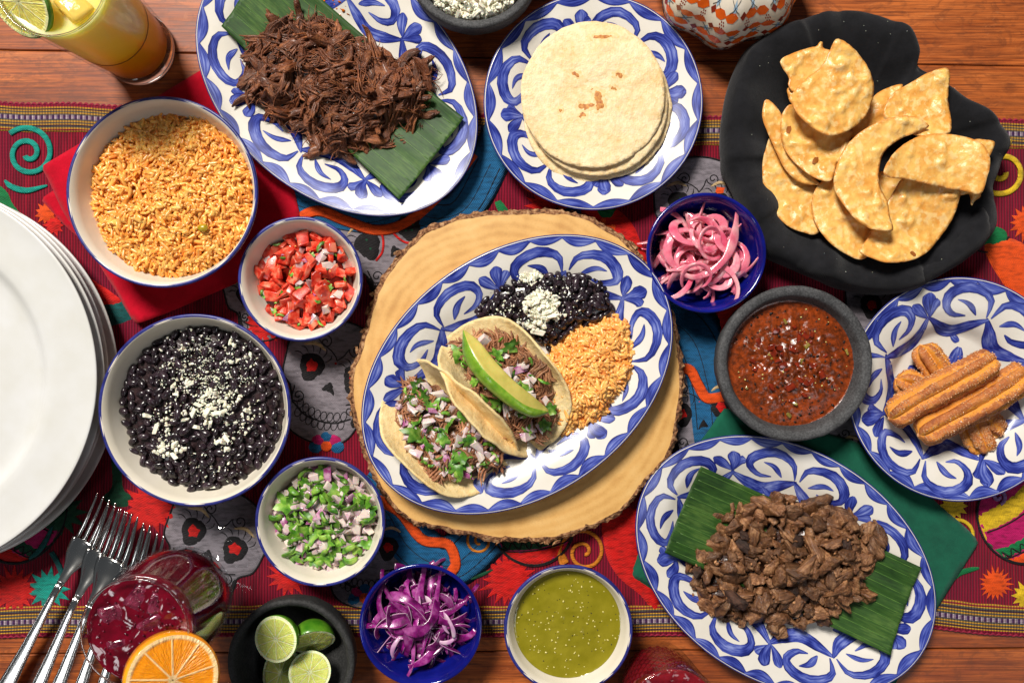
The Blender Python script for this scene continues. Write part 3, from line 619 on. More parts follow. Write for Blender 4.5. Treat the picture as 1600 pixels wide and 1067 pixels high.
# ---------------------------------------------------------------- painted plates
def plate(name, label, cat, cx, cy, apx, bpx, deg, zrim, h, ncell, nscal, seed, dw=92, rosette=False, group=None, bandw=58):
    k = K(zrim); a, b = apx * k, bpx * k; z0 = zrim - h; o3 = P(cx, cy, zrim); r = random.Random(seed)
    t = thing(name, label, cat, (o3[0], o3[1], z0), math.radians(deg), group)
    top = [(0, h - 1.5), (1.2, h), (4, h - .3), (12, h - 2.2), (30, h - 6), (46, h - 11), (58, h - 17), (70, h - 23), (82, 6.2), (dw, 4.2)]
    zt = np.array(top)
    def zs(d): return np.interp(d, zt[:, 0], zt[:, 1])
    dd = np.unique(np.r_[np.linspace(0, dw, 34), [1.2, 4]]); n = 160; th = np.linspace(0, 2 * PI, n, endpoint=False); rings = []
    wob = lambda d: .5 * np.sin(th * 3 + seed) + .35 * np.sin(th * 7 + seed * 2)
    sm = lambda d: float(np.mean([zs(d + q) for q in (-6, -3, 0, 3, 6)])) if d > 8 else float(zs(d))
    for d in (dw + 30, dw - 10, dw - 12, 40, 12, 1): rings.append((d, 'u'))
    R = [np.c_[(a - d) * np.cos(th), (b - d) * np.sin(th), np.full(n, {dw + 30: 1.0, dw - 10: 0, dw - 12: 0, 40: h - 15, 12: h - 6, 1: h - 3.5}[d]) + (0 if d > 60 else wob(d))] for d, _ in rings]
    for d in dd: R.append(np.c_[(a - d) * np.cos(th), (b - d) * np.sin(th), sm(d) + wob(d) * max(0, 1 - d / 60)])
    for f in (.8, .5, .25, .001): R.append(np.c_[(a - dw) * f * np.cos(th), (b - dw) * f * np.sin(th), np.full(n, 3.6)])
    V = np.vstack(R); part('dish', V, grid_faces(len(R), n), MGL, t)
    # parametric surface point
    tt = np.linspace(0, 2 * PI, 721); ex, ey = (a - 45) * np.cos(tt), (b - 45) * np.sin(tt); L = np.r_[0, np.cumsum(np.hypot(np.diff(ex), np.diff(ey)))]; LT = L[-1]
    def surf(s, d, lift):
        q = np.interp(np.mod(s, LT), L, tt); d = np.asarray(d)
        z = np.array([sm(v) for v in d]) + (.5 * np.sin(q * 3 + seed) + .35 * np.sin(q * 7 + seed * 2)) * np.clip(1 - d / 60, 0, 1)
        return np.c_[(a - d) * np.cos(q), (b - d) * np.sin(q), z + lift]
    strokes = []; cnt = [0]
    def stroke(pts, w, t0=.25, t1=.25, power=.7):
        cen = catmull(pts, 16); n_ = len(cen); u = np.linspace(0, 1, n_)
        wid = w * np.minimum(1, np.minimum((u + .02) / max(t0, .01), (1.02 - u) / max(t1, .01))) ** power * .5
        T = np.gradient(cen, axis=0); N = np.c_[-T[:, 1], T[:, 0]]; N /= np.maximum(np.linalg.norm(N, axis=1)[:, None], 1e-6)
        cnt[0] += 1; lift = .35 + (cnt[0] % 9) * .05; rows = []; uv = []
        off = r.random() * 300
        LL = np.r_[0, np.cumsum(np.linalg.norm(np.diff(cen, axis=0), axis=1))]
        for v in np.linspace(-1, 1, 7):
            q = cen + N * (wid * v)[:, None]; rows.append(surf(q[:, 0], np.clip(q[:, 1], 1.0, dw + 40), lift)); uv.append(np.c_[np.full(n_, v * .5 + .5), LL + off])
        F = grid_faces(7, n_, False); A = rows[1][1] - rows[0][1]; B = rows[0][2] - rows[0][1]
        if np.cross(B, A)[2] < 0: F = F[:, ::-1]
        strokes.append((np.vstack(rows), F, np.vstack(uv)))
    # scalloped edge
    per = LT / nscal
    for i in range(nscal):
        w_ = r.uniform(12, 16) * bandw / 58; s0 = i * per; j = [(s0 - 2, 3.2), (s0 + per * .3, 3.2 + w_ * .5), (s0 + per * .7, 3.2 + w_ * .5), (s0 + per + 2, 3.2)]
        cen = catmull(j, 14); u = np.linspace(0, 1, 14); wd = w_ * np.sin(PI * np.clip(u, .03, .97)) ** .75; rows = []; uv = []; off = r.random() * 300
        for v in np.linspace(0, 1, 5):
            rows.append(surf(s0 - 2 + (per + 4) * u, 2.0 + wd * v + .3, .3 + (i % 2) * .12)); uv.append(np.c_[np.full(14, v), u * per + off])
        F = grid_faces(5, 14, False); A = rows[1][5] - rows[0][5]; B = rows[0][6] - rows[0][5]
        if np.cross(B, A)[2] < 0: F = F[:, ::-1]
        strokes.append((np.vstack(rows), F, np.vstack(uv)))
    cell = LT / ncell
    for i in range(ncell):
        mir = (i % 2 == 1); s0 = (i + (1 if mir else 0)) * cell; sg = -1 if mir else 1
        def Tm(x, y): return (s0 + sg * x * cell + r.uniform(-2, 2), 80 - bandw * y + r.uniform(-1.5, 1.5))
        ws = 1.3
        stroke([Tm(-.02, .42), Tm(.22, .12), Tm(.5, .0), Tm(.8, .16), Tm(1.02, .44)], r.uniform(12, 15) * ws, .3, .3)
        stroke([Tm(.96, .46), Tm(.88, .86), Tm(.6, 1.0), Tm(.34, .84), Tm(.27, .56), Tm(.42, .36), Tm(.62, .36)], r.uniform(10.5, 13) * ws, .35, .5)
        stroke([Tm(.46, .70), Tm(.62, .62), Tm(.78, .40)], r.uniform(6, 8) * ws, .6, .3)
        if not mir:
            stroke([Tm(-.01, .4), Tm(-.04, .7), Tm(-.06, .98)], 14 * ws, .6, .2); stroke([Tm(.02, .42), Tm(.12, .62), Tm(.2, .86)], 12 * ws, .6, .2)
            stroke([Tm(-.02, .42), Tm(-.14, .66), Tm(-.2, .74)], 10 * ws, .6, .2)
        else:
            stroke([Tm(-.02, .4), Tm(.06, .66), Tm(.02, .92)], 13 * ws, .6, .2)
            stroke([Tm(.5, .0), Tm(.62, -.16), Tm(.78, -.2)], 9 * ws, .4, .3)
    vs = []; fs = []; us = []; o = 0
    for V, F, U in strokes: vs.append(V); fs.append(F + o); us.append(U); o += len(V)
    part('painted_pattern', np.vstack(vs), np.vstack(fs), MBR, t, uv=np.vstack(us))
    if rosette:
        vs, fs, us, o = [], [], [], 0
        for kk in range(9):
            g = kk * 2 * PI / 9 + .2; u = np.linspace(0, 1, 10); rr = 26 + 42 * u; wd = 11 * np.sin(PI * np.clip(u, .02, .98)) ** .6
            rows = [np.c_[rr * math.cos(g) - wd * v * math.sin(g), rr * math.sin(g) + wd * v * math.cos(g), np.full(10, 4.3)] for v in np.linspace(-1, 1, 5)]
            F = grid_faces(5, 10, False)[:, ::-1]; vs.append(np.vstack(rows)); fs.append(F + o); us.append(np.vstack([np.c_[np.full(10, v * .5 + .5), u * 40 + kk * 30] for v in np.linspace(-1, 1, 5)])); o += 50
        part('rosette', np.vstack(vs), np.vstack(fs), MBR, t, uv=np.vstack(us))
    q = surf(np.linspace(0, LT, 240, endpoint=False), np.full(240, 0.6), -.3)
    V, F = tube(np.vstack([q, q[:1]]), 1.25, 6); part('rim_line', V, F, MBLUERIM, t)
    return t

plate('oval_platter', 'large oval blue painted platter of shredded beef, partly cut by the top edge', 'platter', 526, 125, 249, 178, -42, 40, 34, 9, 24, 3, group='oval blue and white painted platters')
plate('oval_platter', 'oval blue painted platter of tacos, rice and beans on the round wooden board', 'platter', 808, 585, 266, 190, 35.4, 80, 34, 10, 27, 5, group='oval blue and white painted platters')
plate('oval_platter', 'oval blue painted platter of grilled chopped beef at the lower right', 'platter', 1228, 884, 253, 181, -32.2, 42, 34, 10, 27, 8, group='oval blue and white painted platters')
plate('round_dish', 'round blue painted dish holding the stack of tortillas', 'dish', 927, 159, 171, 169, 10, 44, 38, 8, 18, 11, dw=88, group='round blue and white painted dishes')
plate('round_dish', 'round blue painted dish holding churros at the right edge', 'dish', 1500, 608, 175, 175, 20, 52, 46, 8, 24, 14, dw=100, rosette=True, bandw=66, group='round blue and white painted dishes')

# ---------------------------------------------------------------- bowls
def bowl(name, label, cx, cy, rpx, zrim, cpx, zc, m, rimm=None, z0=4.0, wall=5.0, group=None, base=.55, flat_rim=0):
    """cpx: radius in photo pixels where the contents meet the wall at height zc"""
    k = K(zrim); R = rpx * k; o3 = P(cx, cy, zrim); rc = cpx * K(zc)
    t = thing(name, label, 'bowl', (o3[0], o3[1], z0), 0, group); h = zrim - z0
    pts = [(R * base * .8, 1.2), (R * base, 0), (R * base + 3, .5), (R * (base + .18), h * .2), (R - (R - R * (base + .18)) * .35, h * .5), (R - 2.2, h * .85), (R, h - 1.6), (R - .8, h - .3), (R - wall * .5, h + .2), (R - wall, h - .8)]
    if flat_rim:
        pts = [(R * base * .8, 1.2), (R * base, 0), (R * .8, h * .2), (R * .97, h * .55), (R, h - 5), (R - 1.5, h - 1.2), (R - 5, h), (R - flat_rim + 3, h - 1), (R - flat_rim, h - 3.5)]
        wall = flat_rim
    inner = [(R - wall - (R - wall - rc) * .4, h - (zrim - zc) * .45), (rc, zc - z0), (rc - 6, zc - z0 - 12), (rc * .72, 9 + (zc - z0 - 12) * .2), (rc * .4, 6), (.5, 5)]
    pr = np.array(pts + inner); V, F = lathe(pr, 128)
    th = np.arctan2(V[:, 1], V[:, 0]); V[:, 2] += (.45 * np.sin(2 * th + cx) + .3 * np.sin(5 * th + cy)) * (V[:, 2] > h * .5)
    if flat_rim: V = V + np.c_[V[:, :2] * (fbm(V / 14, 3, 4) * .006)[:, None], fbm(V / 6, 2, 5) * .5]
    part('vessel', V, F, m, t)
    if rimm:
        th = np.linspace(0, 2 * PI, 129); z = .45 * np.sin(2 * th + cx) + .3 * np.sin(5 * th + cy)
        for rr, dz, w_ in ((R - .6, -.9, 2.1), (R - 2.4, .1, .9)):
            pass
        secs = []
        for dr, dz in ((-4.0, .35), (-2.0, 1.05), (-.6, .85), (.55, -.4), (.7, -2.4), (.1, -4.2)): secs.append(np.c_[(R + dr) * np.cos(th[:-1]), (R + dr) * np.sin(th[:-1]), h - .6 + dz + z[:-1] + .15 * np.sin(9 * th[:-1])])
        part('rim_band', np.vstack(secs), grid_faces(len(secs), 128), rimm, t)
    return t, (o3[0], o3[1]), rc
MCER = mat_glaze('ivory_bowl_glaze', (226, 218, 204), .16)
B_rice, c_rice, r_rice = bowl('white_bowl', 'white bowl with a blue rim holding orange rice, upper left', 253, 300, 149, 98, 126, 60, MCER, MBLUERIM, 10, group='white bowls with blue rims')
B_bean, c_bean, r_bean = bowl('white_bowl', 'large white bowl with a blue rim holding black beans and crumbled cheese', 304, 641, 150, 98, 129, 66, MCER, MBLUERIM, group='white bowls with blue rims')
B_pico, c_pico, r_pico = bowl('white_bowl', 'small white bowl with a blue rim holding diced tomato salsa', 469, 436, 97, 80, 77, 46, MCER, MBLUERIM, group='white bowls with blue rims')
B_cil, c_cil, r_cil = bowl('white_bowl', 'small white bowl with a blue rim holding diced onion and cilantro', 500, 815, 101, 82, 82, 50, MCER, MBLUERIM, group='white bowls with blue rims')
B_grn, c_grn, r_grn = bowl('white_bowl', 'small white bowl with a blue rim holding green salsa', 888, 983, 100, 82, 83, 58, MCER, MBLUERIM, group='white bowls with blue rims')
B_cab, c_cab, r_cab = bowl('blue_bowl', 'deep blue bowl holding shredded red cabbage at the bottom', 657, 977, 96, 80, 74, 34, MBLUE, None, group='deep blue glazed bowls', base=.5)
B_pic, c_pic, r_pic = bowl('blue_bowl', 'deep blue bowl holding pink pickled onion strips', 1104, 395, 94, 80, 72, 34, MBLUE, None, group='deep blue glazed bowls', base=.5)
B_red, c_red, r_red = bowl('stone_bowl', 'dark stone bowl holding chunky red salsa', 1243, 568, 122, 84, 98, 62, MSTONE, None, flat_rim=15, group='dark stone bowls')
MSTONE2 = mat_stone('black_stone', (22, 22, 22), (58, 58, 58))
B_lim, c_lim, r_lim = bowl('stone_bowl', 'black stone bowl holding cut limes, cut by the bottom edge', 454, 1036, 100, 84, 80, 45, MSTONE2, None, flat_rim=11, group='dark stone bowls')
B_che, c_che, r_che = bowl('stone_bowl', 'dark stone bowl holding crumbled white cheese, cut by the top edge', 740, -62, 107, 84, 88, 66, MSTONE, None, flat_rim=13, group='dark stone bowls')

# ---------------------------------------------------------------- stack of plates
tops = ['topmost white dinner plate of the stack at the left edge', 'second white dinner plate from the top of the stack at the left edge', 'third white dinner plate from the top of the stack at the left edge', 'lowest white dinner plate of the stack, its rim lying nearest the tablecloth']
R0 = 307 * K(92); cp = P(-155, 590, 92)
V, F = lathe([(100, 3), (170, 0), (176, 0), (195, 5), (240, 12), (R0 - 8, 19), (R0 - 1, 22), (R0, 23.5), (R0 - 1.5, 24.6), (R0 - 5, 24.2), (R0 - 10, 22.6), (R0 - 30, 20.5), (R0 - 62, 19), (R0 - 72, 18.6), (R0 - 77, 16.8), (R0 - 82, 12), (R0 - 88, 7), (R0 - 95, 4.6), (R0 - 110, 4.0), (100, 4.2), (.5, 4)], 200)
pm = new_mesh('dish', V, F, mats=[MPLATE])
for i, lab in enumerate(tops):
    z = 69 - 17.0 * i + (i == 3) * -6 ; dx, dy = ((0, 0), (3, -1), (1, 2), (5, -3))[i]
    t = thing('dinner_plate', lab, 'plate', (cp[0] + dx, cp[1] + dy, max(z, 4)), .3 * i, 'white dinner plates stacked at the left'); link('dish', pm, t)

# ---------------------------------------------------------------- wooden board
bo = [(570, 534), (590, 464), (619, 414), (664, 367), (700, 350), (739, 340), (818, 334), (898, 338), (962, 370), (1005, 415), (1040, 475), (1056, 533), (1062, 598), (1055, 658), (1042, 707), (1007, 750), (967, 797), (927, 817), (863, 838), (800, 840), (763, 836), (689, 822), (639, 808), (605, 772), (585, 737), (562, 668), (551, 598)]
ZB = 44; bc = P(808, 588, ZB)
board = thing('wooden_board', 'round slab of pale wood with rough bark edge under the taco platter', 'board', (bc[0], bc[1], 4))
ow = np.array([P(x, y, ZB)[:2] for x, y in bo]) - bc[:2]; edge = resample(catmull(ow, 240, True), 5); edge = edge * (1 + .006 * fbm(edge / 14, 3, 8))[:, None]
Vb, Fb, d = polymesh(edge, 22, rs=5)
n = len(edge); z = 40 - 1.0 * (d < .5)
part('cut_face', np.c_[Vb, z], Fb, MBOARD, board)
ctr = edge.mean(0); rad = edge - ctr; ln = np.linalg.norm(rad, axis=1)[:, None]; un = rad / ln; rows = []
g = np.arange(n) * 5.0 / 9
for i, (dz, out) in enumerate(((39.2, -.4), (39.6, 1.5), (38, 4), (35, 6), (30, 7.5), (25, 8), (19, 8.5), (13, 7), (7, 6), (1, 2), (0, -8))):
    rows.append(np.c_[edge + un * (out * (1 if i == 0 else 1) + (0 if i == 0 else 3.4) * fbm(np.c_[edge / 8, np.full(n, dz / 7)], 4, 2)[:, None] + (0 if i == 0 else 2.5) * vnoise(np.c_[edge / 3, np.full(n, dz / 3)], 6)[:, None]), np.full(n, dz) + (0 if i in (0, 9, 10) else 1.5 * vnoise(np.c_[edge / 4, np.full(n, i)], 9))])
part('bark', np.vstack(rows), grid_faces(len(rows), n)[:, ::-1], [MBARK], board, smooth=False)
# flakes of bark standing proud of the edge
fl = []
tm = [rcube(9, 4, 5, .35, s, .1) for s in range(6)]
for i in range(170):
    k = rnd.randrange(n); q = edge[k] + un[k] * rnd.uniform(3, 10); a = math.atan2(un[k][1], un[k][0]) + PI / 2
    den = vnoise([[k / 22.0, 3, 3]])[0]
    if den < -.15: continue
    fl.append((rnd.randrange(6), (q[0], q[1], rnd.uniform(18, 39)), a + rnd.uniform(-.5, .5), rnd.uniform(-.4, .4), rnd.uniform(-.5, .5), rnd.uniform(.5, 1.3)))
V, F, tn = scatter(tm, fl); tag(part('bark_flakes', V, F, MBARK, board, tone=tn, smooth=False), kind='stuff')
# ---------------------------------------------------------------- food helpers
def mound_fn(rx, ry, zb, zt, rot=0, power=2.2, seed=0, amp=3, wl=26):
    ca, sa = math.cos(rot), math.sin(rot)
    def f(x, y):
        x = np.asarray(x, float); y = np.asarray(y, float); u = (x * ca + y * sa) / rx; v = (-x * sa + y * ca) / ry
        r = np.sqrt(u * u + v * v)
        return zb + (zt - zb) * np.clip(1 - r ** power, 0, 1) + amp * fbm(np.c_[np.atleast_1d(x) / wl, np.atleast_1d(y) / wl, np.full(len(np.atleast_1d(x)), seed)], 3, seed) * np.clip(1.05 - r, 0, 1) ** .4
    return f
def disc_pts(n, rx, ry, rot=0, outline=None, mind=0, edge=1.0):
    """n scattered points; with mind>0 a rough Poisson spread"""
    ca, sa = math.cos(rot), math.sin(rot); out = []; tries = 0
    ol = np.asarray(outline) if outline is not None else None
    while len(out) < n and tries < 60:
        tries += 1; q = rnd_pts(n * 2) * [rx, ry] * edge if ol is None else rnd_box(n * 2, ol)
        if ol is None: q = q @ np.array([[ca, sa], [-sa, ca]])
        for p in q:
            if len(out) >= n: break
            if mind and out:
                o = np.array(out[-400:]); 
                if ((o - p) ** 2).sum(1).min() < (mind * (1 - tries * .015)) ** 2: continue
            out.append(p)
    return np.array(out)
def rnd_pts(n):
    a = npr.random(n) * 2 * PI; r = np.sqrt(npr.random(n)); return np.c_[r * np.cos(a), r * np.sin(a)]
def rnd_box(n, ol):
    lo, hi = ol.min(0), ol.max(0); q = lo + npr.random((n * 2, 2)) * (hi - lo); return q[inside(q, ol)][:n]
def slope(f, x, y, e=3.0):
    dx = float((f(x + e, y) - f(x - e, y))[0]) / (2 * e); dy = float((f(x, y + e) - f(x, y - e))[0]) / (2 * e); return dx, dy
def tilt_for(f, x, y, yaw):
    dx, dy = slope(f, x, y); a = dx * math.cos(yaw) + dy * math.sin(yaw); b = -dx * math.sin(yaw) + dy * math.cos(yaw)
    return -math.atan(a), math.atan(b)      # pitch, roll
def base_mound(name, f, outline, sp, m, parent, kind=None, drop=0):
    V, F, d = polymesh(outline, sp); z = f(V[:, 0], V[:, 1]) - drop - 5 * (d < .5)
    o = part(name, np.c_[V, z], F, m, parent)
    if kind: o['kind'] = kind
    return o
def ellipse(rx, ry, rot=0, n=48):
    a = np.linspace(0, 2 * PI, n, endpoint=False); ca, sa = math.cos(rot), math.sin(rot)
    x, y = rx * np.cos(a), ry * np.sin(a); return np.c_[x * ca - y * sa, x * sa + y * ca]
def pxpoly(pts, z, c0, off=(0, 0), sc_=1.0):
    return np.array([P(off[0] + x / sc_, off[1] + y / sc_, z)[:2] for x, y in pts]) - np.asarray(c0)[:2]
def bean_t(L, r, bend=.18):
    x = np.linspace(-1, 1, 9); prof = np.sqrt(np.clip(1 - (np.abs(x) * .985) ** 2.4, 0.02, 1)); path = np.c_[x * L / 2, -bend * L * (1 - x * x) * -.5, np.zeros(9)]
    return tube(path, prof * r, 9, flat=.82)
def grain_t(L, r, bend, seed):
    x = np.linspace(-1, 1, 6); prof = np.array([.45, .85, 1, 1, .8, .4]); rr = random.Random(seed)
    path = np.c_[x * L / 2, bend * (1 - x * x), rr.uniform(-.1, .1) * L * x * x]; return tube(path, prof * r, 6, flat=.8)
GRAINS = [grain_t(17 + i % 4, 2.95 + .15 * (i % 3), (i % 5 - 2) * .55, i) for i in range(8)] + [grain_t(8, 2.2, .2, 40)]

MRICE = M('orange_rice', c(238, 146, 54), c(252, 186, 96), sc_u=16, tone='tone', amt=.2, rough=.27, sss=.3, sssc=.002, sssr=(1, .5, .2), p=(.35, .6))
MRICE2 = M('orange_rice_pale', c(242, 148, 64), c(253, 188, 106), sc_u=16, tone='tone', amt=.2, rough=.27, sss=.3, sssc=.002, sssr=(1, .5, .2), p=(.3, .6))
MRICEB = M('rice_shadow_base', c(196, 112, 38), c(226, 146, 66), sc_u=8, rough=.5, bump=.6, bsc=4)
def rice(label, cx, cy, f, outline, n, m, extra=()):
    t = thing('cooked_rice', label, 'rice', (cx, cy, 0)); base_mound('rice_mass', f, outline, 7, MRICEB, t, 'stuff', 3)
    ol = np.asarray(outline) * 1.0; q = rnd_box(n * 3, ol * 1.01)[:n] if len(ol) else None
    while len(q) < n: q = np.vstack([q, rnd_box(n, ol * 1.01)])
    z = f(q[:n, 0], q[:n, 1]); cl = vnoise(np.c_[q[:n] / 18, np.zeros(n)], 3); items = []
    for i in range(n):
        x, y = q[i]; yaw = rnd.random() * 2 * PI; pt, rl = (rnd.gauss(0, .38), rnd.gauss(0, .3))
        items.append((rnd.randrange(9), (x, y, z[i] + rnd.uniform(-2.6, 3.4) + 4.6 * cl[i]), yaw, pt, rl, rnd.uniform(.82, 1.1)))
    if len(ol) < 40:      # a few stray grains on the plate around the mound
        for k in range(26):
            e_ = ol[rnd.randrange(len(ol))] * rnd.uniform(1.02, 1.16); items.append((rnd.randrange(9), (e_[0], e_[1], 54.5), rnd.random() * 7, 0, 0, .95))
    V, F, tn = scatter(GRAINS, items); tag(part('rice_grains', V, F, m, t, tone=tn), kind='stuff'); return t
f = mound_fn(r_rice * 1.02, r_rice * 1.02, 58, 80, seed=2, amp=4, wl=30, power=2.6)
t = rice('fluffy orange Mexican rice heaped in the white bowl at the upper left', c_rice[0], c_rice[1], f, ellipse(r_rice - 1, r_rice - 1) * (1 + .03 * fbm(ellipse(3, 3), 2))[:, None], 2600, MRICE)
V, F = bean_t(15, 5.5, .1); cp_ = P(317, 357, 84); part('corn_kernel', V + [0, 0, 0], F, M('olive_kernel', c(150, 130, 20), c(190, 160, 40), sc_u=10, rough=.25), t, (cp_[0] - c_rice[0], cp_[1] - c_rice[1], 84), (0, 0, .1))

# crumbled cheese
CR = []
for i in range(8):
    V, F = ico(1, 1.0); V = V * [1, .8, .7] * (1 + .35 * vnoise(V * 1.4 + i * 7.7, i))[:, None]; CR.append((V, F))
CR += [rcube(3.4, 1.4, 1.2, .3, i, .2) for i in range(4)]
MCHEESE = M('white_fresh_cheese', c(236, 230, 204), c(246, 242, 226), sc_u=8, tone='tone', amt=.08, rough=.65, sss=.2, sssc=.002)
def cheese(label, cx, cy, groups, f, name='crumbled_cheese'):
    t = thing(name, label, 'cheese', (cx, cy, 0)); items = []
    for gx, gy, rx, ry, n, s0, s1, up in groups:
        q = rnd_pts(n); 
        for a, b in q:
            x, y = gx + a * rx * (abs(a) ** .35 if up < 9 else 1), gy + b * ry * (abs(b) ** .35 if up < 9 else 1); s = s0 + (s1 - s0) * rnd.random() ** 3
            items.append((rnd.randrange(12), (x, y, float(f(x, y)[0]) + s * .3 + up * rnd.random()), rnd.random() * 7, rnd.random() * 3, rnd.uniform(-.5, .5), s))
    V, F, tn = scatter(CR, items); tag(part('cheese_crumbs', V, F, MCHEESE, t, tone=tn, smooth=False), kind='stuff'); return t

# beans
BT = [bean_t(15.5, 4.7, .16), bean_t(14, 4.6, .12), bean_t(16.5, 5.0, .2), bean_t(13, 4.4, .1)]
MBEAN = M('black_bean_skin', c(24, 17, 21), c(52, 38, 46), sc_u=10, tone='obj', amt=.45, rough=.26, coat=.3, coat_r=.1, bump=.15, bsc=5)
MBEANC = M('bean_broth', c(20, 12, 14), c(58, 40, 42), sc_u=6, rough=.25, bump=.5, bsc=4, coat=.2)
bean_me = [new_mesh('bean', V, F, mats=[MBEAN]) for V, F in BT]
def beans(label, cx, cy, f, outline, n, big=1.0, mind=9):
    t = thing('black_beans', label, 'beans', (cx, cy, 0)); base_mound('bean_mass', f, outline, 7, MBEANC, t, 'stuff', 3)
    q = disc_pts(n, 1, 1, outline=np.asarray(outline) * .98, mind=mind); items = []
    for x, y in q:
        yaw = rnd.random() * PI * 2; pt, rl = tilt_for(f, x, y, yaw)
        items.append((rnd.randrange(4), (x, y, float(f(x, y)[0]) + rnd.uniform(-2.0, 3.4)), yaw, pt + rnd.gauss(0, .3), rl + rnd.gauss(0, .4), big * rnd.uniform(.88, 1.12)))
    place('bean', bean_me, t, items); return t
f = mound_fn(r_bean * 1.02, r_bean * 1.02, 64, 72, seed=5, amp=2.5, wl=28, power=3)
beans('glossy black beans filling the large white bowl at the left', c_bean[0], c_bean[1], f, ellipse(r_bean, r_bean), 270, 1.13, 10.5)
def rel(px, py, z, c0): p = P(px, py, z); return p[0] - c0[0], p[1] - c0[1]
gs = [(*rel(322, 590, 74, c_bean), 74, 62, 900, .5, 1.7, 1)]
for px, py, rr, n, s1 in ((275, 595, 22, 40, 5), (325, 645, 30, 110, 5), (345, 620, 26, 90, 5), (260, 655, 26, 60, 5), (275, 700, 14, 40, 6), (352, 690, 14, 40, 7), (380, 660, 22, 50, 5), (370, 560, 30, 40, 5), (257, 700, 16, 50, 6), (290, 545, 34, 40, 4), (400, 640, 16, 30, 4), (330, 730, 40, 40, 3)):
    gs.append((*rel(px, py, 74, c_bean), rr * 1.15, rr, n, .8, s1 * .85, 1))
cheese('crumbled white cheese scattered over the black beans in the white bowl', c_bean[0], c_bean[1], gs, lambda x, y: f(x, y) + 3)

# diced vegetables
TOM = [rcube(21 + i % 5 * 2.5, 15 + i % 3 * 2, 9 + i % 2 * 3, .26, i, .16) for i in range(7)]
ONI = [rcube(18 + i % 4 * 2.5, 13 + i % 3 * 2, 6 + i % 2 * 3, .28, 50 + i, .12) for i in range(7)]
for L in (TOM, ONI):
    for i, (V, F) in enumerate(L): V[:, 2] += .012 * V[:, 0] ** 2 * (1 if i % 2 else -.4)
MTOM = M('diced_tomato', c(176, 24, 12), c(226, 66, 42), c3=c(232, 130, 100), sc_u=11, tone='obj', amt=.34, rough=.3, coat=.12, sss=.25, sssc=.003, bump=.35, bsc=6, sssr=(1, .25, .12))
MONI = M('red_onion_white', c(222, 208, 196), c(208, 184, 186), c3=c(170, 110, 150), sc_u=26, tone='obj', amt=.1, rough=.22, coat=.3, sss=.3, sssc=.003, bump=.2, bsc=6, p=(.42, .70))
MONIP = M('red_onion_purple', c(152, 62, 122), c(206, 160, 184), sc_u=9, tone='obj', amt=.15, rough=.22, coat=.3, sss=.2, sssc=.002, p=(.4, .6))
tom_me = [new_mesh('tomato', V, F, mats=[MTOM]) for V, F in TOM]; oni_me = [new_mesh('onion', V, F, mats=[MONI if i < 6 else MONIP]) for i, (V, F) in enumerate(ONI)]
MCIL = M('cilantro_green', c(46, 96, 22), c(92, 142, 40), c3=c(150, 184, 80), sc_u=10, tone='obj', amt=.3, rough=.4, sss=.12, sssc=.002, bump=.3, bsc=4)
def leaf_t(seed, s=10, lobes=5):
    r = random.Random(seed); pts = []
    n = lobes * 4
    for i in range(n):
        a = -PI * .85 + 1.7 * PI * i / (n - 1) + PI / 2; k = 1 + .28 * math.cos((i / 4.0) * 2 * PI) + r.uniform(-.1, .1); pts.append((s * k * math.cos(a), s * k * math.sin(a) * .8))
    pts += [(-s * .1, -s * .7), (-s * .06, -s * 1.5), (s * .06, -s * 1.5), (s * .1, -s * .7)] if False else []
    V, F, d = polymesh(pts, s * .3); z = .9 * fbm(np.c_[V / (s * .5), np.full(len(V), seed)], 2) * s * .18 + (V[:, 0] ** 2) / s * r.uniform(-.5, .6) + V[:, 1] ** 2 / s * r.uniform(-.3, .5)
    return np.c_[V, z], F
def shred_t(seed, L=16, w=3):
    r = random.Random(seed); x = np.linspace(-1, 1, 8); path = np.c_[x * L / 2, r.uniform(-.25, .25) * L * (1 - x * x), r.uniform(-.1, .35) * L * (1 - x * x)]
    return tube(path, w * np.array([.4, .9, 1, .8, 1, .9, .8, .3]), 6, flat=.28)
LEAFM = [new_mesh('cilantro_leaf', *leaf_t(i, 8 + i % 3 * 2), mats=[MCIL]) for i in range(6)]
SHRM = [new_mesh('cilantro_piece', *shred_t(i, 14 + i % 4 * 3, 2.6 + i % 2), mats=[MCIL]) for i in range(6)]
MLIQ = M('salsa_juice', c(120, 24, 12), c(70, 12, 8), sc_u=14, rough=.12, bump=.3, bsc=6, coat=.4)
f = mound_fn(r_pico * 1.02, r_pico * 1.02, 42, 54, seed=8, amp=3, wl=20)
t = thing('tomato_salsa', 'fresh diced tomato and onion salsa in the small white bowl', 'salsa', (*c_pico, 0))
base_mound('salsa_juice', f, ellipse(r_pico, r_pico), 7, MLIQ, t, drop=4)
def heap(t, f, R, spec, z=0, outline=None):
    for name, me, n, mind, dz, sc0, sc1, ti in spec:
        q = disc_pts(n, R, R, mind=mind, outline=outline, edge=.95); it = []
        for x, y in q:
            yaw = rnd.random() * 7; it.append((rnd.randrange(len(me)), (x, y, float(f(x, y)[0]) + rnd.uniform(*dz)), yaw, rnd.gauss(0, ti), rnd.gauss(0, ti), rnd.uniform(sc0, sc1)))
        place(name, me, t, it)
heap(t, f, r_pico, [('tomato_piece', tom_me, 74, 10.5, (-3, 6), .6, 1.0, .5), ('onion_piece', oni_me, 26, 15, (-1, 7), .5, .85, .5), ('cilantro_piece', SHRM, 14, 22, (3, 8), .6, .9, .4), ('cilantro_leaf', LEAFM, 9, 26, (4, 9), .55, .85, .4)])
V, F, tn = scatter(CR[:8], [(rnd.randrange(8), (x, y, float(f(x, y)[0]) + 7), 0, 0, 0, rnd.uniform(.8, 1.5)) for x, y in rnd_pts(26) * r_pico * .85])
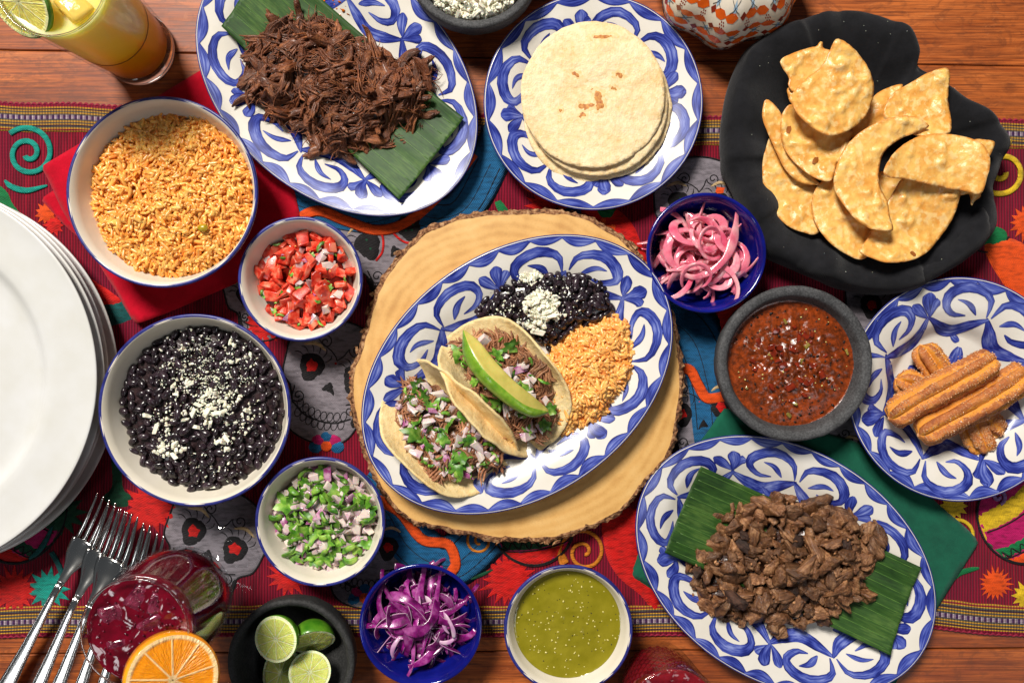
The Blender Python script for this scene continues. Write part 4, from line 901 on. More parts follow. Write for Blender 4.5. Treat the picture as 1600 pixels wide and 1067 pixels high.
tag(part('tomato_seeds', V, F, M('seed_yellow', c(232, 190, 100), rough=.3), t, tone=tn), kind='stuff')

f = mound_fn(r_cil * 1.02, r_cil * 1.02, 44, 58, seed=9, amp=3, wl=22)
t = thing('onion_and_cilantro', 'diced red onion with chopped green cilantro in the small white bowl', 'garnish', (*c_cil, 0))
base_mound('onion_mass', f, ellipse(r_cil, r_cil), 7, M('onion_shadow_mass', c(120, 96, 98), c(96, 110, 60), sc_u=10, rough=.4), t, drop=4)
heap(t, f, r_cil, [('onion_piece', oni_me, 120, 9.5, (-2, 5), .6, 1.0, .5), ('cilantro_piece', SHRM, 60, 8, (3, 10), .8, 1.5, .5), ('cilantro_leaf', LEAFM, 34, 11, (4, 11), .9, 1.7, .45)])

# salsas
def salsa(label, c0, R, zc, m, amp, name, chunks, wl=(9, 3.2), bulge=0, flatness=.0):
    t = thing(name, label, 'salsa', (*c0, 0)); V, F = [], []
    V, F, d = polymesh(ellipse(R + .5, R + .5, n=150), 2.6, rs=4)
    r = np.hypot(V[:, 0], V[:, 1]) / R; am = np.clip(1 - r, 0, 1) ** .6 * np.clip((1 - r + .25 * vnoise(np.c_[V / 26, np.zeros(len(V))], 4)) * 2.2, 0, 1)
    z = zc + bulge * np.clip(1 - r * r, 0, 1) + amp * am * (fbm(np.c_[V / wl[0], np.zeros(len(V))], 3, 3) + .5 * np.abs(fbm(np.c_[V / wl[1], np.ones(len(V))], 2, 7))) + 1.4 * np.clip(1 - d / 3, 0, 1) ** 2
    part('sauce', np.c_[V, z], F, m, t)
    for nm, me, n, s0, s1, up, ed in chunks:
        it = [(rnd.randrange(len(me)), (x, y, zc + bulge * (1 - (x * x + y * y) / R / R) + up), rnd.random() * 7, rnd.gauss(0, .3), rnd.gauss(0, .3), rnd.uniform(s0, s1)) for x, y in rnd_pts(n) * R * ed]
        if n > 60:
            V, F, tn = scatter([(np.array([v.co[:] for v in mm.vertices]) / S, [tuple(p.vertices) for p in mm.polygons]) for mm in me], it); tag(part(nm, V, F, me[0].materials[0], t, tone=tn), kind='stuff')
        else: place(nm, me, t, it)
    return t
def mat_salsa():
    t = NT('roasted_red_salsa'); n = t.noise(9, 6, .65); v = t.noise(3.2, 4, .7); b = t.noise(50, 3)
    f_ = t.math('ADD', t.math('MULTIPLY', n, .5), t.math('ADD', t.math('MULTIPLY', v, .3), t.math('MULTIPLY', b, .2)))
    t.set(t.b.inputs['Base Color'], t.ramp(f_, [(.36, c(48, 20, 5)), (.46, c(98, 40, 9)), (.55, c(138, 56, 15)), (.68, c(176, 78, 34))])); set_b(t.b, rough=.22, coat=.25, coat_r=.12)
    t.set(t.b.inputs['Normal'], t.bump(v, .35, 1.5)); return t.m
chipR = [new_mesh('pepper_chunk', *rcube(11, 8, 4, .3, i), mats=[M('red_pepper_flesh', c(136, 44, 20), c(92, 24, 10), sc_u=8, rough=.15, coat=.5)] if i == 0 else [bpy.data.materials['red_pepper_flesh']]) for i in range(4)]
chipG = [new_mesh('pepper_chunk', *rcube(8, 5, 3, .3, i + 9), mats=[M('olive_pepper_flesh', c(130, 120, 40), c(150, 120, 70), sc_u=8, rough=.2, coat=.5)] if i == 0 else [bpy.data.materials['olive_pepper_flesh']]) for i in range(3)]
MBLK = M('char_fleck', c(18, 10, 8), rough=.3); MSEED = M('pale_seed', c(214, 202, 120), rough=.3)
fleck = [new_mesh('fleck', *(lambda q: (q[0] * [1.2, .8, .4], q[1]))(ico(1, 1.0)), mats=[MBLK])]; seedm = [new_mesh('seed', *(lambda q: (q[0] * [1.3, .9, .45], q[1]))(ico(1, 1.0)), mats=[MSEED])]
salsa('chunky roasted red salsa in the dark stone bowl', c_red, r_red, 61, mat_salsa(), 5.2, 'red_salsa', [('pepper_chunk', chipR, 34, .5, 1.0, 1.8, .62), ('green_chunk', chipG, 8, .7, 1.2, 2, .93), ('char_flecks', fleck, 130, .8, 2.6, .8, .95), ('seeds', seedm, 30, .8, 1.4, 1.6, .9)], bulge=5)
MGRN = M('green_tomatillo_salsa', c(124, 116, 18), c(140, 130, 30), sc_u=30, rough=.16, coat=.4, bump=.12, bsc=8)
salsa('smooth green tomatillo salsa with pale seeds in the small white bowl', c_grn, r_grn, 58, MGRN, .9, 'green_salsa', [('seeds', seedm, 120, .6, 1.7, .5, .95), ('char_flecks', fleck, 61, .4, 1.1, .4, .95)])

# shredded cabbage and pickled onions
def strip_t(seed, L, w, th, curl, mats):
    r = random.Random(seed); n = 22; a = 0; x = y = 0.0; pts = []; k0 = r.uniform(.3, 1.0) * curl * r.choice((-1, 1)); k1 = r.uniform(-.3, 1) * k0
    for i in range(n):
        u = i / (n - 1); a += (k0 * (1 - u) + k1 * u) / n * 2 + r.uniform(-.03, .03); x += L / n * math.cos(a); y += L / n * math.sin(a); pts.append((x, y, 0))
    p = np.array(pts); p -= p.mean(0); u = np.linspace(0, 1, n); p[:, 2] = r.uniform(-.12, .2) * L * np.sin(u * PI) + r.uniform(-2, 2) * np.sin(u * 7)
    tw0, tw1 = r.uniform(-.8, .8), r.uniform(-1.2, 1.2); ww = w * (.55 + .45 * np.sin(u * PI)) * (1 + .2 * np.sin(u * 11 + seed)); secs = []
    T = np.gradient(p, axis=0); T /= np.linalg.norm(T, axis=1)[:, None]
    for i in range(n):
        s = np.cross(T[i], (0, 0, 1)); s /= np.linalg.norm(s); q = np.cross(s, T[i]); an = tw0 + (tw1 - tw0) * u[i]; s, q = s * math.cos(an) + q * math.sin(an), -s * math.sin(an) + q * math.cos(an)
        h = th * (.6 + .4 * math.sin(u[i] * PI)); W = ww[i] / 2
        secs.append(p[i] + np.array([-W, -W * .7, 0, W * .7, W, W, W * .7, 0, -W * .7, -W])[:, None] * s + np.array([.25, .5, .55, .5, .25, -.25, -.5, -.55, -.5, -.25])[:, None] * q * h)
    V, F = loft(secs); mi = [1 if (k % 10) in (4, 9) else 0 for k in range(len(F) - 2)] + [1, 1]
    return new_mesh('strip', V, F, mats=mats, midx=mi)
MPUR = M('red_cabbage_purple', c(74, 6, 62), c(124, 18, 104), sc_u=16, tone='obj', amt=.4, rough=.24, coat=.3, sss=.1, sssc=.002, bump=.2, bsc=4, c3=c(164, 80, 146))
MCABW = M('red_cabbage_white_edge', c(214, 190, 200), c(186, 130, 176), sc_u=18, rough=.35)
cabm = [strip_t(i, 76 + 16 * (i % 5), 7.5 + 2.6 * (i % 4), 2.2, 3.8, [MPUR, MCABW]) for i in range(14)]
cabw = [strip_t(60 + i, 50 + 10 * i, 7, 3, 2.2, [MCABW, MPUR]) for i in range(4)]
t = thing('shredded_cabbage', 'tangle of shredded purple cabbage in the deep blue bowl', 'cabbage', (*c_cab, 0))
def tangle(t, meshes, n, R, z0, z1, names, spread=.55, tilt=.22, sc_=(.8, 1.1)):
    it = []
    for i in range(n):
        x, y = rnd_pts(1)[0] * R * spread; lay = i / n; rr = math.hypot(x, y) / R
        it.append((rnd.randrange(len(meshes)), (x, y, z0 + (z1 - z0) * lay * (1 - .5 * rr)), rnd.random() * 7, rnd.gauss(0, tilt), rnd.gauss(0, tilt), rnd.uniform(*sc_)))
    place(names, meshes, t, it)
tangle(t, cabm + cabw[:2], 135, r_cab * 1.2, 24, 68, 'cabbage_shred', .50, .2)
tangle(t, cabw, 8, r_cab * 1.2, 40, 70, 'cabbage_shred', .5, .3)
MPINK = M('pickled_onion_pink', c(212, 84, 116), c(232, 128, 148), sc_u=26, c3=c(244, 176, 180), tone='obj', amt=.14, rough=.16, coat=.4, sss=.45, sssc=.004, sssr=(1, .35, .35), bump=.15, bsc=6)
pkm = [strip_t(100 + i, 92 + 14 * (i % 5), 8.5 + 2 * (i % 3), 3.2, 3.4 if i % 3 else 5.2, [MPINK, MPINK]) for i in range(14)]
t = thing('pickled_onions', 'glossy pink pickled onion strips heaped in the deep blue bowl', 'onions', (*c_pic, 0))
tangle(t, pkm, 84, r_pic * 1.15, 26, 76, 'onion_strip', .56, .14, (.8, 1.1))

# cheese in the stone bowl at the top
f = mound_fn(r_che, r_che, 64, 78, seed=21, amp=3, wl=20)
t = cheese('crumbled white cheese heaped in the stone bowl cut by the top edge', c_che[0], c_che[1], [(0, 0, r_che * .97, r_che * .97, 2200, 2.0, 5.5, 10)], f, 'crumbled_cheese')
base_mound('cheese_mass', f, ellipse(r_che, r_che), 9, MCHEESE, t, drop=2)

# ---------------------------------------------------------------- limes
MLIMEF = mat_citrus('lime_flesh', c(214, 220, 112), c(236, 240, 190), 10); MLIMES = M('lime_skin', c(58, 116, 22), c(104, 156, 40), sc_u=30, rough=.3, bump=.35, bsc=3, coat=.2)
MORF = mat_citrus('orange_flesh', c(246, 150, 16), c(246, 208, 150), 9); MORS = M('orange_peel', c(246, 140, 10), c(250, 160, 24), sc_u=30, rough=.35, bump=.5, bsc=3.4, bdist=1.4, coat=.2)
def citrus_half(t, R, depth=1.0, skin=MLIMES, flesh=MLIMEF):
    prof = [(R * math.sin(a) * 1.0, -R * depth * math.cos(a)) for a in np.linspace(.02, PI / 2, 14)] + [(R * .985, .6)]
    V, F = lathe(prof, 48); part('skin', V, F, skin, t)
    rr = np.linspace(.015, .985, 16); V, F = lathe([(R * r, .7 + .5 * math.sin(r * 9) * .3 - .8 * (r < .08)) for r in rr], 48)
    V[:, 2] += .5 * fbm(V / 6, 2, 4); part('cut_face', V, F[:, ::-1] if False else F, flesh, t, uv=V[:, :2] / R)
def citrus_wedge(t, R, skin=MLIMES, flesh=MLIMEF):     # quarter with two cut faces, long axis x
    n = 14; V = []; 
    for i in range(n + 1):
        u = PI * i / n; x = -R * 1.12 * math.cos(u); r = R * math.sin(u)
        for a in np.linspace(0, PI / 2 * 1.1, 9): V.append((x, r * math.cos(a + PI * 1.22), r * math.sin(a + PI * 1.22)))
    part('skin', V, grid_faces(n + 1, 9, False), skin, t)
    for a in (PI * 1.22, PI * 1.22 + PI / 2 * 1.1):
        W = []; uv = []
        for i in range(n + 1):
            u = PI * i / n; x = -R * 1.12 * math.cos(u); r = R * math.sin(u)
            for q in np.linspace(0, .99, 7): W.append((x, r * q * math.cos(a), r * q * math.sin(a))); uv.append((x / R / 1.12, r * q / R))
        part('cut_face', W, grid_faces(n + 1, 7, False), flesh, t, uv=uv)
def lime(label, px, py, z, R, rot, half=True):
    p = P(px, py, z); t = thing('cut_lime', label, 'lime', tuple(p), 0, 'cut limes in the black stone bowl'); t.rotation_euler = rot
    (citrus_half if half else citrus_wedge)(t, R); return t
lime('lime half facing straight up, leftmost and topmost in the black stone bowl', 431, 998, 88, 34, (-.14, -.2, .4))
lime('lime half showing dark green skin, at the right under the bowl rim', 489, 1002, 56, 33, (.78, .35, 0))
lime('lime wedge standing on edge in the middle of the black stone bowl', 438, 1052, 60, 33, (.25, 0, 1.2), False)
lime('lime half tilted up toward the right, lowest in the black stone bowl', 484, 1050, 72, 31, (-.18, .42, .8))

# ---------------------------------------------------------------- tortillas
c0 = P(932, 170, 46)
for i in range(7):
    z = 15 + i * 6.4; px, py = [(938, 178), (934, 174), (940, 170), (931, 176), (938, 166), (932, 160), (927, 147)][i]; R = [112, 114, 112, 113, 112, 112, 113][i] * K(z); p = P(px, py, z)
    lab = ['lowest corn tortilla, lying on the painted dish', 'second corn tortilla from the bottom of the stack', 'third corn tortilla from the bottom of the stack', 'middle corn tortilla of the stack on the dish', 'third corn tortilla from the top of the stack', 'corn tortilla directly beneath the topmost one', 'topmost corn tortilla with brown toasted spots'][i]
    t = thing('corn_tortilla', lab, 'tortilla', (p[0], p[1], z), rnd.random() * 0, 'corn tortillas stacked on the painted dish')
    ol = ellipse(R, R * 1.02, n=140); ol = ol * (1 + .012 * fbm(ol / 30 + i * 9, 3) + .006 * vnoise(ol / 5 + i * 5))[:, None]
    V, F, d = polymesh(ol, 4.5); r = np.hypot(V[:, 0], V[:, 1]) / R
    zz = 2.2 * fbm(np.c_[V / 60, np.full(len(V), i)], 2) + .75 * fbm(np.c_[V / 8, np.full(len(V), i)], 3, 4) - (3 - i * .2) * r ** 5 * (1 if i > 3 else .6) + 2.0 * (r ** 3) * np.sin(3 * np.arctan2(V[:, 1], V[:, 0]) + i) * .6
    o = part('tortilla_round', np.c_[V, zz], F, MTORT, t); solid(o, 3.2)
    if i == 6:
        MT = M('toasted_spot', c(212, 150, 70), c(160, 84, 28), sc_u=5, rough=.6); MT2 = M('toasted_halo', c(232, 208, 160), c(224, 186, 122), sc_u=5, rough=.6)
        for sx, sy, rx, ry, a in ((935, 152, 7, 12, .3), (938, 164, 6, 9, -.4), (915, 167, 14, 6, .1), (910, 180, 7, 5, .5), (876, 174, 4, 6, 0), (900, 117, 13, 4, -.5), (968, 118, 6, 6, .6), (940, 57, 16, 4.5, .05), (960, 138, 5, 3, 0), (925, 140, 3, 2, 0)):
            q = ellipse(rx, ry, a, 22); q = q * (1 + .3 * fbm(q / 4 + sx, 2))[:, None] + (P(sx, sy, z)[:2] - p[:2]) * 1.0; W, G, dd = polymesh(q, 3)
            zi = 2.2 * fbm(np.c_[W / 60, np.full(len(W), i)], 2) + .75 * fbm(np.c_[W / 8, np.full(len(W), i)], 3, 4) - 1.8 * (np.hypot(W[:, 0], W[:, 1]) / R) ** 5
            zi += 1.2 * ((np.hypot(W[:, 0], W[:, 1]) / R) ** 3) * np.sin(3 * np.arctan2(W[:, 1], W[:, 0]) + i)
            part('toasted_spot', np.c_[W, zi + .45 - .5 * (dd < .3)], G, MT, t)
            q = ellipse(rx * 1.5 + 2, ry * 1.5 + 2, a, 26); q = q * (1 + .35 * fbm(q / 6 + sx, 2))[:, None] + (P(sx, sy, z)[:2] - p[:2]) * 1.0; W, G, dd = polymesh(q, 3.5)
            zi = 2.2 * fbm(np.c_[W / 60, np.full(len(W), i)], 2) + .75 * fbm(np.c_[W / 8, np.full(len(W), i)], 3, 4) - 1.8 * (np.hypot(W[:, 0], W[:, 1]) / R) ** 5 + 1.2 * ((np.hypot(W[:, 0], W[:, 1]) / R) ** 3) * np.sin(3 * np.arctan2(W[:, 1], W[:, 0]) + i)
            part('toasted_halo', np.c_[W, zi + .2 - .35 * (dd < .3)], G, MT2, t)
# ---------------------------------------------------------------- meat
def bundle_t(seed, L=60, nf=7, w=2.2):
    r = random.Random(seed); parts_ = []; bx, bz = r.uniform(-.32, .32), r.uniform(-.05, .22); fan = r.uniform(.2, 1.0) * r.choice((-1, 1)); k2 = r.uniform(-1, 1)
    for k in range(nf):
        n = 12; u = np.linspace(-1, 1, n); l = L * r.uniform(.7, 1.05) / 2; oy = (k - nf / 2) * w * 1.25 + r.gauss(0, w * .5); oz = r.gauss(0, w * .7) - .02 * oy * oy; sh = r.uniform(-.12, .12) * L
        p = np.c_[u * l + sh, oy * (1 + fan * .7 * u) + bx * L * .5 * (1 - u * u) + k2 * 5 * np.sin(u * 3) + 1.3 * fbm(np.c_[u * 1.8 + oy * .1, np.full(n, seed), np.zeros(n)], 2) + r.gauss(0, 2.5) * np.maximum(0, np.abs(u) - .6) * 5, oz + bz * L * .5 * (1 - u * u) + 1.4 * fbm(np.c_[u * 2 + k * 5, np.full(n, seed + 40), np.zeros(n)], 2)]
        parts_.append(tube(p, w * r.uniform(.7, 1.3) * np.clip(1.1 - np.abs(u) ** 4, .2, 1), 6, flat=.75))
    V, F = merge(parts_); tn = np.concatenate([np.full(len(q[0]), r.random()) for q in parts_]); return V, F, tn
def meat_mat(name, a, b, cc, rough=.35, sc_u=14, coat=.25):
    t = NT(name); w_ = t.math('MULTIPLY', t.n('ObjectInfo').outputs['Random'], 91.0)
    n = t.noise(sc_u, 4, .6, w=w_); fb = t.noise(4, 4, .65, w=w_, stretch=(.16, 1.6, 1.6))
    f_ = t.math('ADD', t.math('MULTIPLY', n, .55), t.math('MULTIPLY', fb, .45))
    col = t.ramp(f_, [(.34, a), (.50, b), (.66, cc)]); v = t.math('MULTIPLY_ADD', t.n('ObjectInfo').outputs['Random'], .75, .42); v = t.math('ADD', v, t.math('MULTIPLY', t.n('Attribute', attribute_name='tone').outputs['Fac'], .55))
    vv = t.n('CombineColor'); [t.set(vv.inputs[i], v) for i in range(3)]; col = t.mix(1.0, col, vv.outputs[0], 'MULTIPLY')
    t.set(t.b.inputs['Base Color'], col); set_b(t.b, rough=rough, coat=coat, coat_r=.2, sss=.06, sssc=.002)
    t.set(t.b.inputs['Normal'], t.bump(t.math('ADD', fb, t.math('MULTIPLY', t.noise(2.2, 3, .7, w=w_), .6)), 1.0, 2.4)); return t.m
MSHRED = meat_mat('braised_shredded_beef', c(58, 26, 12), c(108, 58, 30), c(166, 102, 58), .45, 24, .15)
MSHRL = meat_mat('light_shredded_meat', c(96, 52, 32), c(148, 96, 64), c(196, 144, 100), .5, 14, .1)
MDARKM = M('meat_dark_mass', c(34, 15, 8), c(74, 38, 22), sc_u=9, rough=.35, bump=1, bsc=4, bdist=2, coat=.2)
def bmesh_of(q, m): return new_mesh('meat_shred', q[0], q[1], tone=q[2], mats=[m])
shr_me = [bmesh_of(bundle_t(i, 44 + 9 * (i % 4), 5 + i % 4, 1.5 + .35 * (i % 3)), MSHRED) for i in range(14)]
shl_me = [bmesh_of(bundle_t(40 + i, 30 + 5 * (i % 3), 9, 1.5), MSHRL) for i in range(8)]
fib_t = [bundle_t(80 + i, 36 + 10 * (i % 3), 1, .85)[:2] for i in range(8)]

def leafpart(label, pts, z, c_, ridges=7, lift=4, seed=1):
    ol = np.array([P(x, y, z)[:2] for x, y in pts]); ctr = ol.mean(0)
    o = ol - ctr; long_ = (o[2] - o[1]); yaw = math.atan2(long_[1], long_[0]); ca, sa = math.cos(yaw), math.sin(yaw)
    t = thing('banana_leaf', label, 'leaf', (ctr[0], ctr[1], z), yaw)
    o = o @ np.array([[ca, -sa], [sa, ca]]); Lm, Wd = np.abs(o[:, 0]).max(), np.abs(o[:, 1]).max()
    V, F, d = polymesh(o, 5, rs=5, jitter=.1)
    def hz(x, y):
        s = y / Wd; rid = np.abs(np.mod(s * ridges * .5 + .03 * np.sin(x / 60), 1) - .25)
        return 1.8 * np.minimum(rid * 3, 1) - 1.8 + 2.0 * fbm(np.c_[x / 80, y / 80, np.full(len(x), seed)], 2) + lift * (np.abs(x) / Lm) ** 2.2 + 7 * (np.abs(y) / Wd) ** 3
    q = part('blade', np.c_[V, hz(V[:, 0], V[:, 1])], F, MLEAF, t); solid(q, .8)
    for k in range(-ridges, ridges + 1):
        yy = (k + .5) / ridges * Wd
        if abs(yy) > .93 * Wd: continue
        xx = np.linspace(-Lm, Lm, 40); p2 = np.c_[xx, np.full(40, yy)]; p2 = p2[inside(p2, o * .985)]
        if len(p2) < 4: continue
        Vt, Ft = tube(np.c_[p2, hz(p2[:, 0], p2[:, 1]) + .1], .5, 5); part('vein', Vt, Ft, MVEIN, t)
    return t
MVEIN = M('leaf_vein', c(96, 132, 60), c(70, 110, 44), sc_u=10, rough=.4)

# shredded beef platter
pl0 = P(526, 125, 40); Z1 = 12
leafpart('dark green banana leaf strip under the shredded beef, upper left platter', [(352, 48), (428, -62), (726, 190), (627, 316)], 24, pl0, 4, 20)
mo = pxpoly([(215, 310), (240, 200), (330, 110), (480, 60), (570, 45), (650, 80), (740, 150), (900, 210), (1000, 290), (1090, 265), (1165, 340), (1150, 440), (1140, 530), (1120, 640), (1000, 680), (960, 705), (830, 710), (690, 745), (560, 700), (520, 640), (440, 590), (350, 560), (270, 480), (250, 400)], 40, (0, 0), (300, 0), 3.048)
mc = mo.mean(0); mo = mo - mc
t = thing('shredded_beef', 'heap of dark brown shredded beef on the upper left blue painted platter', 'meat', (mc[0], mc[1], 0))
def dome_outline(o, zb, zt, amp, wl, seed, k=45.0):
    def f(x, y):
        p = np.c_[np.atleast_1d(x), np.atleast_1d(y)]; d = edist(p, o) * inside(p, o)
        return zb + (zt - zb) * (1 - np.exp(-d / k)) + amp * np.minimum(1, d / 20) * fbm(np.c_[p / wl, np.full(len(p), seed)], 3, seed)
    return f
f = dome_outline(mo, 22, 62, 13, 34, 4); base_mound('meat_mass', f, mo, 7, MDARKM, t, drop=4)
def lump_t(seed):
    r = random.Random(seed); V, F = ico(4, 1.0); V = np.c_[np.sign(V[:, 0]) * np.abs(V[:, 0]) ** .75, V[:, 1:]] * [r.uniform(20, 34), r.uniform(4.5, 9), r.uniform(3.5, 6)]; n = V / np.linalg.norm(V, axis=1)[:, None]
    rid = 1 - np.abs(fbm(np.c_[V[:, 0] / 34, V[:, 1] / 2.3, V[:, 2] / 2.3] + seed * 5.3, 2, seed)) * 2.2
    V = V * (1 + .34 * fbm(V / 11 + seed * 3, 2, seed))[:, None] + n * (rid * 1.5)[:, None]
    V[:, 1] += r.uniform(-.016, .016) * V[:, 0] ** 2 + 2.5 * np.sin(V[:, 0] / 9 + seed); V[:, 2] += r.uniform(-.006, .014) * V[:, 0] ** 2; return V, F
lump = [new_mesh('meat_lump', V, F, tone=.5 + .5 * vnoise(V / [14, 3, 3]), mats=[MSHRED]) for V, F in map(lump_t, range(12))]
q = disc_pts(150, 1, 1, outline=mo * .93, mind=14); place('meat_lump', lump, t, [(rnd.randrange(12), (x, y, float(f(x, y)[0]) + rnd.uniform(-4, 4)), rnd.random() * 7, rnd.gauss(0, .28), rnd.gauss(0, .4), rnd.uniform(.55, 1.1)) for x, y in q])
q = disc_pts(110, 1, 1, outline=mo * .96, mind=15); it = []
ang = fbm(np.c_[q / 60, np.zeros(len(q))], 2, 9) * 3.4
for (x, y), a in zip(q, ang):
    yaw = a + rnd.gauss(0, .6); pt, rl = tilt_for(f, x, y, yaw); e_ = float(edist(np.array([[x, y]]), mo)[0]); s = rnd.uniform(.6, 1.1) * (1 if e_ > 18 else .6)
    it.append((rnd.randrange(14), (x, y, float(f(x, y)[0]) + rnd.uniform(-1.5, 5)), yaw, pt + rnd.gauss(0, .18), rl + rnd.gauss(0, .5), s))
place('meat_shred', shr_me, t, it)
q = disc_pts(620, 1, 1, outline=mo * .99); zz = f(q[:, 0], q[:, 1])
V, F, tn = scatter(fib_t, [(rnd.randrange(8), (x, y, z + rnd.uniform(0, 9)), rnd.random() * 7, rnd.gauss(0, .35), rnd.gauss(0, .4), rnd.uniform(.5, 1.0)) for (x, y), z in list(zip(q, zz))[:420]])
tag(part('loose_fibres', V, F, MSHRED, t, tone=tn), kind='stuff')
# orange sauce on the platter beside it
MSAUCE = M('orange_sauce_drop', c(226, 116, 10), c(200, 90, 8), sc_u=8, rough=.12, coat=.5)
t = thing('sauce_splashes', 'splashes of orange cooking sauce beside the shredded beef', 'sauce', (*P(560, 20, 30)[:2], 0)); s0 = P(560, 20, 30)
for i in range(70):
    if i < 40: px, py = rnd.gauss(532, 22), rnd.gauss(8, 10)
    else: px, py = rnd.gauss(582, 14), rnd.gauss(42, 14)
    p = P(px, py, 30); rr = rnd.uniform(1.0, 4.2) * (1.8 if rnd.random() < .2 else 1)
    e = pl0; k_ = K(40); a_, b_ = 249 * k_, 178 * k_; ca, sa = math.cos(math.radians(42)), math.sin(math.radians(42)); dx, dy = p[0] - e[0], p[1] - e[1]
    u, v = dx * ca - dy * sa, dx * sa + dy * ca; rho = math.sqrt((u / a_) ** 2 + (v / b_) ** 2); d_ = (1 - rho) * (a_ + b_) / 2 * .92
    z = 6 + float(np.interp(d_, [0, 12, 30, 46, 58, 70, 82, 92], [34, 31.8, 28, 23, 17, 11, 6.2, 4.2])) 
    V, F = ico(1, 1.0); part('drop', V * [rr, rr * rnd.uniform(.6, 1), .8], F, MSAUCE, t, (p[0] - s0[0], p[1] - s0[1], z + .3), (0, 0, rnd.random() * 3))

# grilled beef platter
pl1 = P(1228, 884, 42)
leafpart('light green banana leaf strip under the grilled chopped beef', [(1034, 857), (1090, 725), (1428, 880), (1380, 1014)], 25, pl1, 5, 20, 3)
go = pxpoly([(385, 350), (460, 325), (570, 350), (575, 280), (650, 290), (800, 310), (900, 330), (1000, 400), (1050, 440), (1050, 530), (1010, 590), (1000, 690), (900, 740), (850, 790), (780, 790), (640, 830), (580, 780), (440, 790), (360, 770), (310, 690), (300, 600), (280, 545), (380, 500), (400, 440)], 42, (0, 0), (960, 660), 2.5)
gc = go.mean(0); go = go - gc
MGRIL = meat_mat('grilled_beef_brown', c(58, 33, 19), c(114, 74, 45), c(184, 136, 94), .46, 16, .08)
MCHAR = meat_mat('grilled_beef_charred', c(24, 16, 12), c(58, 36, 26), c(96, 64, 48), .7, 14, 0)
def chunk_t(seed):
    r = random.Random(seed + 500); bm = bmesh.new(); sx, sy, sz = r.uniform(14, 23), r.uniform(11, 18), r.uniform(9, 13)
    for k in range(13):
        v = Vector((r.gauss(0, 1), r.gauss(0, 1), r.gauss(0, 1))).normalized() * r.uniform(.75, 1.15); bm.verts.new((v.x * sx, v.y * sy, v.z * sz))
    h = bmesh.ops.convex_hull(bm, input=bm.verts[:]); bmesh.ops.delete(bm, geom=[g for g in h['geom_interior'] if isinstance(g, bmesh.types.BMVert)], context='VERTS')
    bmesh.ops.subdivide_edges(bm, edges=bm.edges[:], cuts=5, use_grid_fill=True); bmesh.ops.triangulate(bm, faces=bm.faces[:])
    V = np.array([v.co[:] for v in bm.verts]); bm.verts.index_update(); F = [tuple(v.index for v in f.verts) for f in bm.faces]; bm.free()
    n = V / np.maximum(np.linalg.norm(V, axis=1)[:, None], 1e-6); q = V / [7, 4.2, 4.2] + seed * 4.1
    V = V * (1 + .13 * fbm(V / 9 + seed * 3, 2, seed))[:, None] + n * (1.5 * fbm(q, 3, seed) - 2.2 * np.exp(-(vnoise(V / [16, 6, 6] + seed * 2, 7) / .12) ** 2))[:, None]
    return V, F
chk = [new_mesh('beef_chunk', V, F, tone=.35 + .35 * vnoise(V / 6), mats=[MGRIL if i < 14 else MCHAR]) for i, (V, F) in enumerate(map(chunk_t, range(15)))]
t = thing('grilled_beef', 'pile of chopped grilled beef chunks on the lower right platter', 'meat', (gc[0], gc[1], 0))
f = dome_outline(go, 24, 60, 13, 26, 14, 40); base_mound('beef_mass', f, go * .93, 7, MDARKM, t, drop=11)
q = disc_pts(190, 1, 1, outline=go * .96, mind=16)
place('beef_chunk', chk, t, [(rnd.randrange(15), (x, y, float(f(x, y)[0]) + rnd.uniform(-5, 6)), rnd.random() * 7, rnd.gauss(0, .55), rnd.gauss(0, .55), (rnd.uniform(.65, 1.35), rnd.uniform(.65, 1.35), rnd.uniform(.8, 1.4))) for x, y in q])
q = disc_pts(420, 1, 1, outline=go * .99)
V, F, tn = scatter([(lambda w_: (w_[0] * [3.4, 2.2, 1.8] * (1 + .4 * vnoise(w_[0] * 2 + i))[:, None], w_[1]))(ico(1, 1.0)) for i in range(6)], [(rnd.randrange(6), (x, y, float(f(x, y)[0]) + rnd.uniform(0, 7)), rnd.random() * 7, 0, 0, rnd.uniform(.5, 1.3)) for x, y in q])
tag(part('meat_crumbs', V, F, MGRIL, t, tone=tn), kind='stuff')

# ---------------------------------------------------------------- centre platter
ZP = 50.0
bo_ = pxpoly([(0, 330), (30, 240), (90, 170), (180, 120), (260, 80), (400, 60), (560, 65), (640, 80), (720, 130), (770, 220), (790, 300), (740, 345), (600, 400), (500, 470), (420, 530), (330, 460), (200, 400), (90, 360)], 66, (0, 0), (740, 400), 3.558)
bcn = bo_.mean(0); f = dome_outline(bo_ - bcn, 54, 74, 4, 22, 6, 18); fbean = f
beans('loose black beans at the top of the taco platter', bcn[0], bcn[1], f, bo_ - bcn, 150, 1.08, 10.5)
def relp(px, py, z): return P(px, py, z)[:2] - bcn
gs = []
for px, py, rx, ry, n, s1, up in ((845, 478, 26, 22, 420, 4.6, 10), (828, 432, 20, 12, 140, 4.2, 8), (838, 505, 14, 18, 90, 6, 7), (865, 492, 18, 8, 60, 5, 5), (850, 470, 60, 50, 140, 2.2, 2), (898, 418, 8, 4, 24, 3.4, 6), (785, 485, 22, 14, 30, 2.4, 3), (818, 508, 14, 7, 50, 3, 5)):
    x, y = relp(px, py, 78); gs.append((x, y, rx, ry, n, 1.0, s1, up))
cheese('crumbled white cheese on the black beans of the taco platter', bcn[0], bcn[1], gs, lambda x, y: f(x, y) + 2)
ro = pxpoly([(440, 510), (520, 440), (600, 395), (700, 365), (800, 350), (865, 375), (890, 470), (905, 560), (925, 640), (900, 700), (850, 730), (830, 800), (740, 920), (690, 960), (600, 985), (520, 1000), (470, 990), (440, 900), (400, 700)], 66, (0, 0), (740, 400), 3.558)
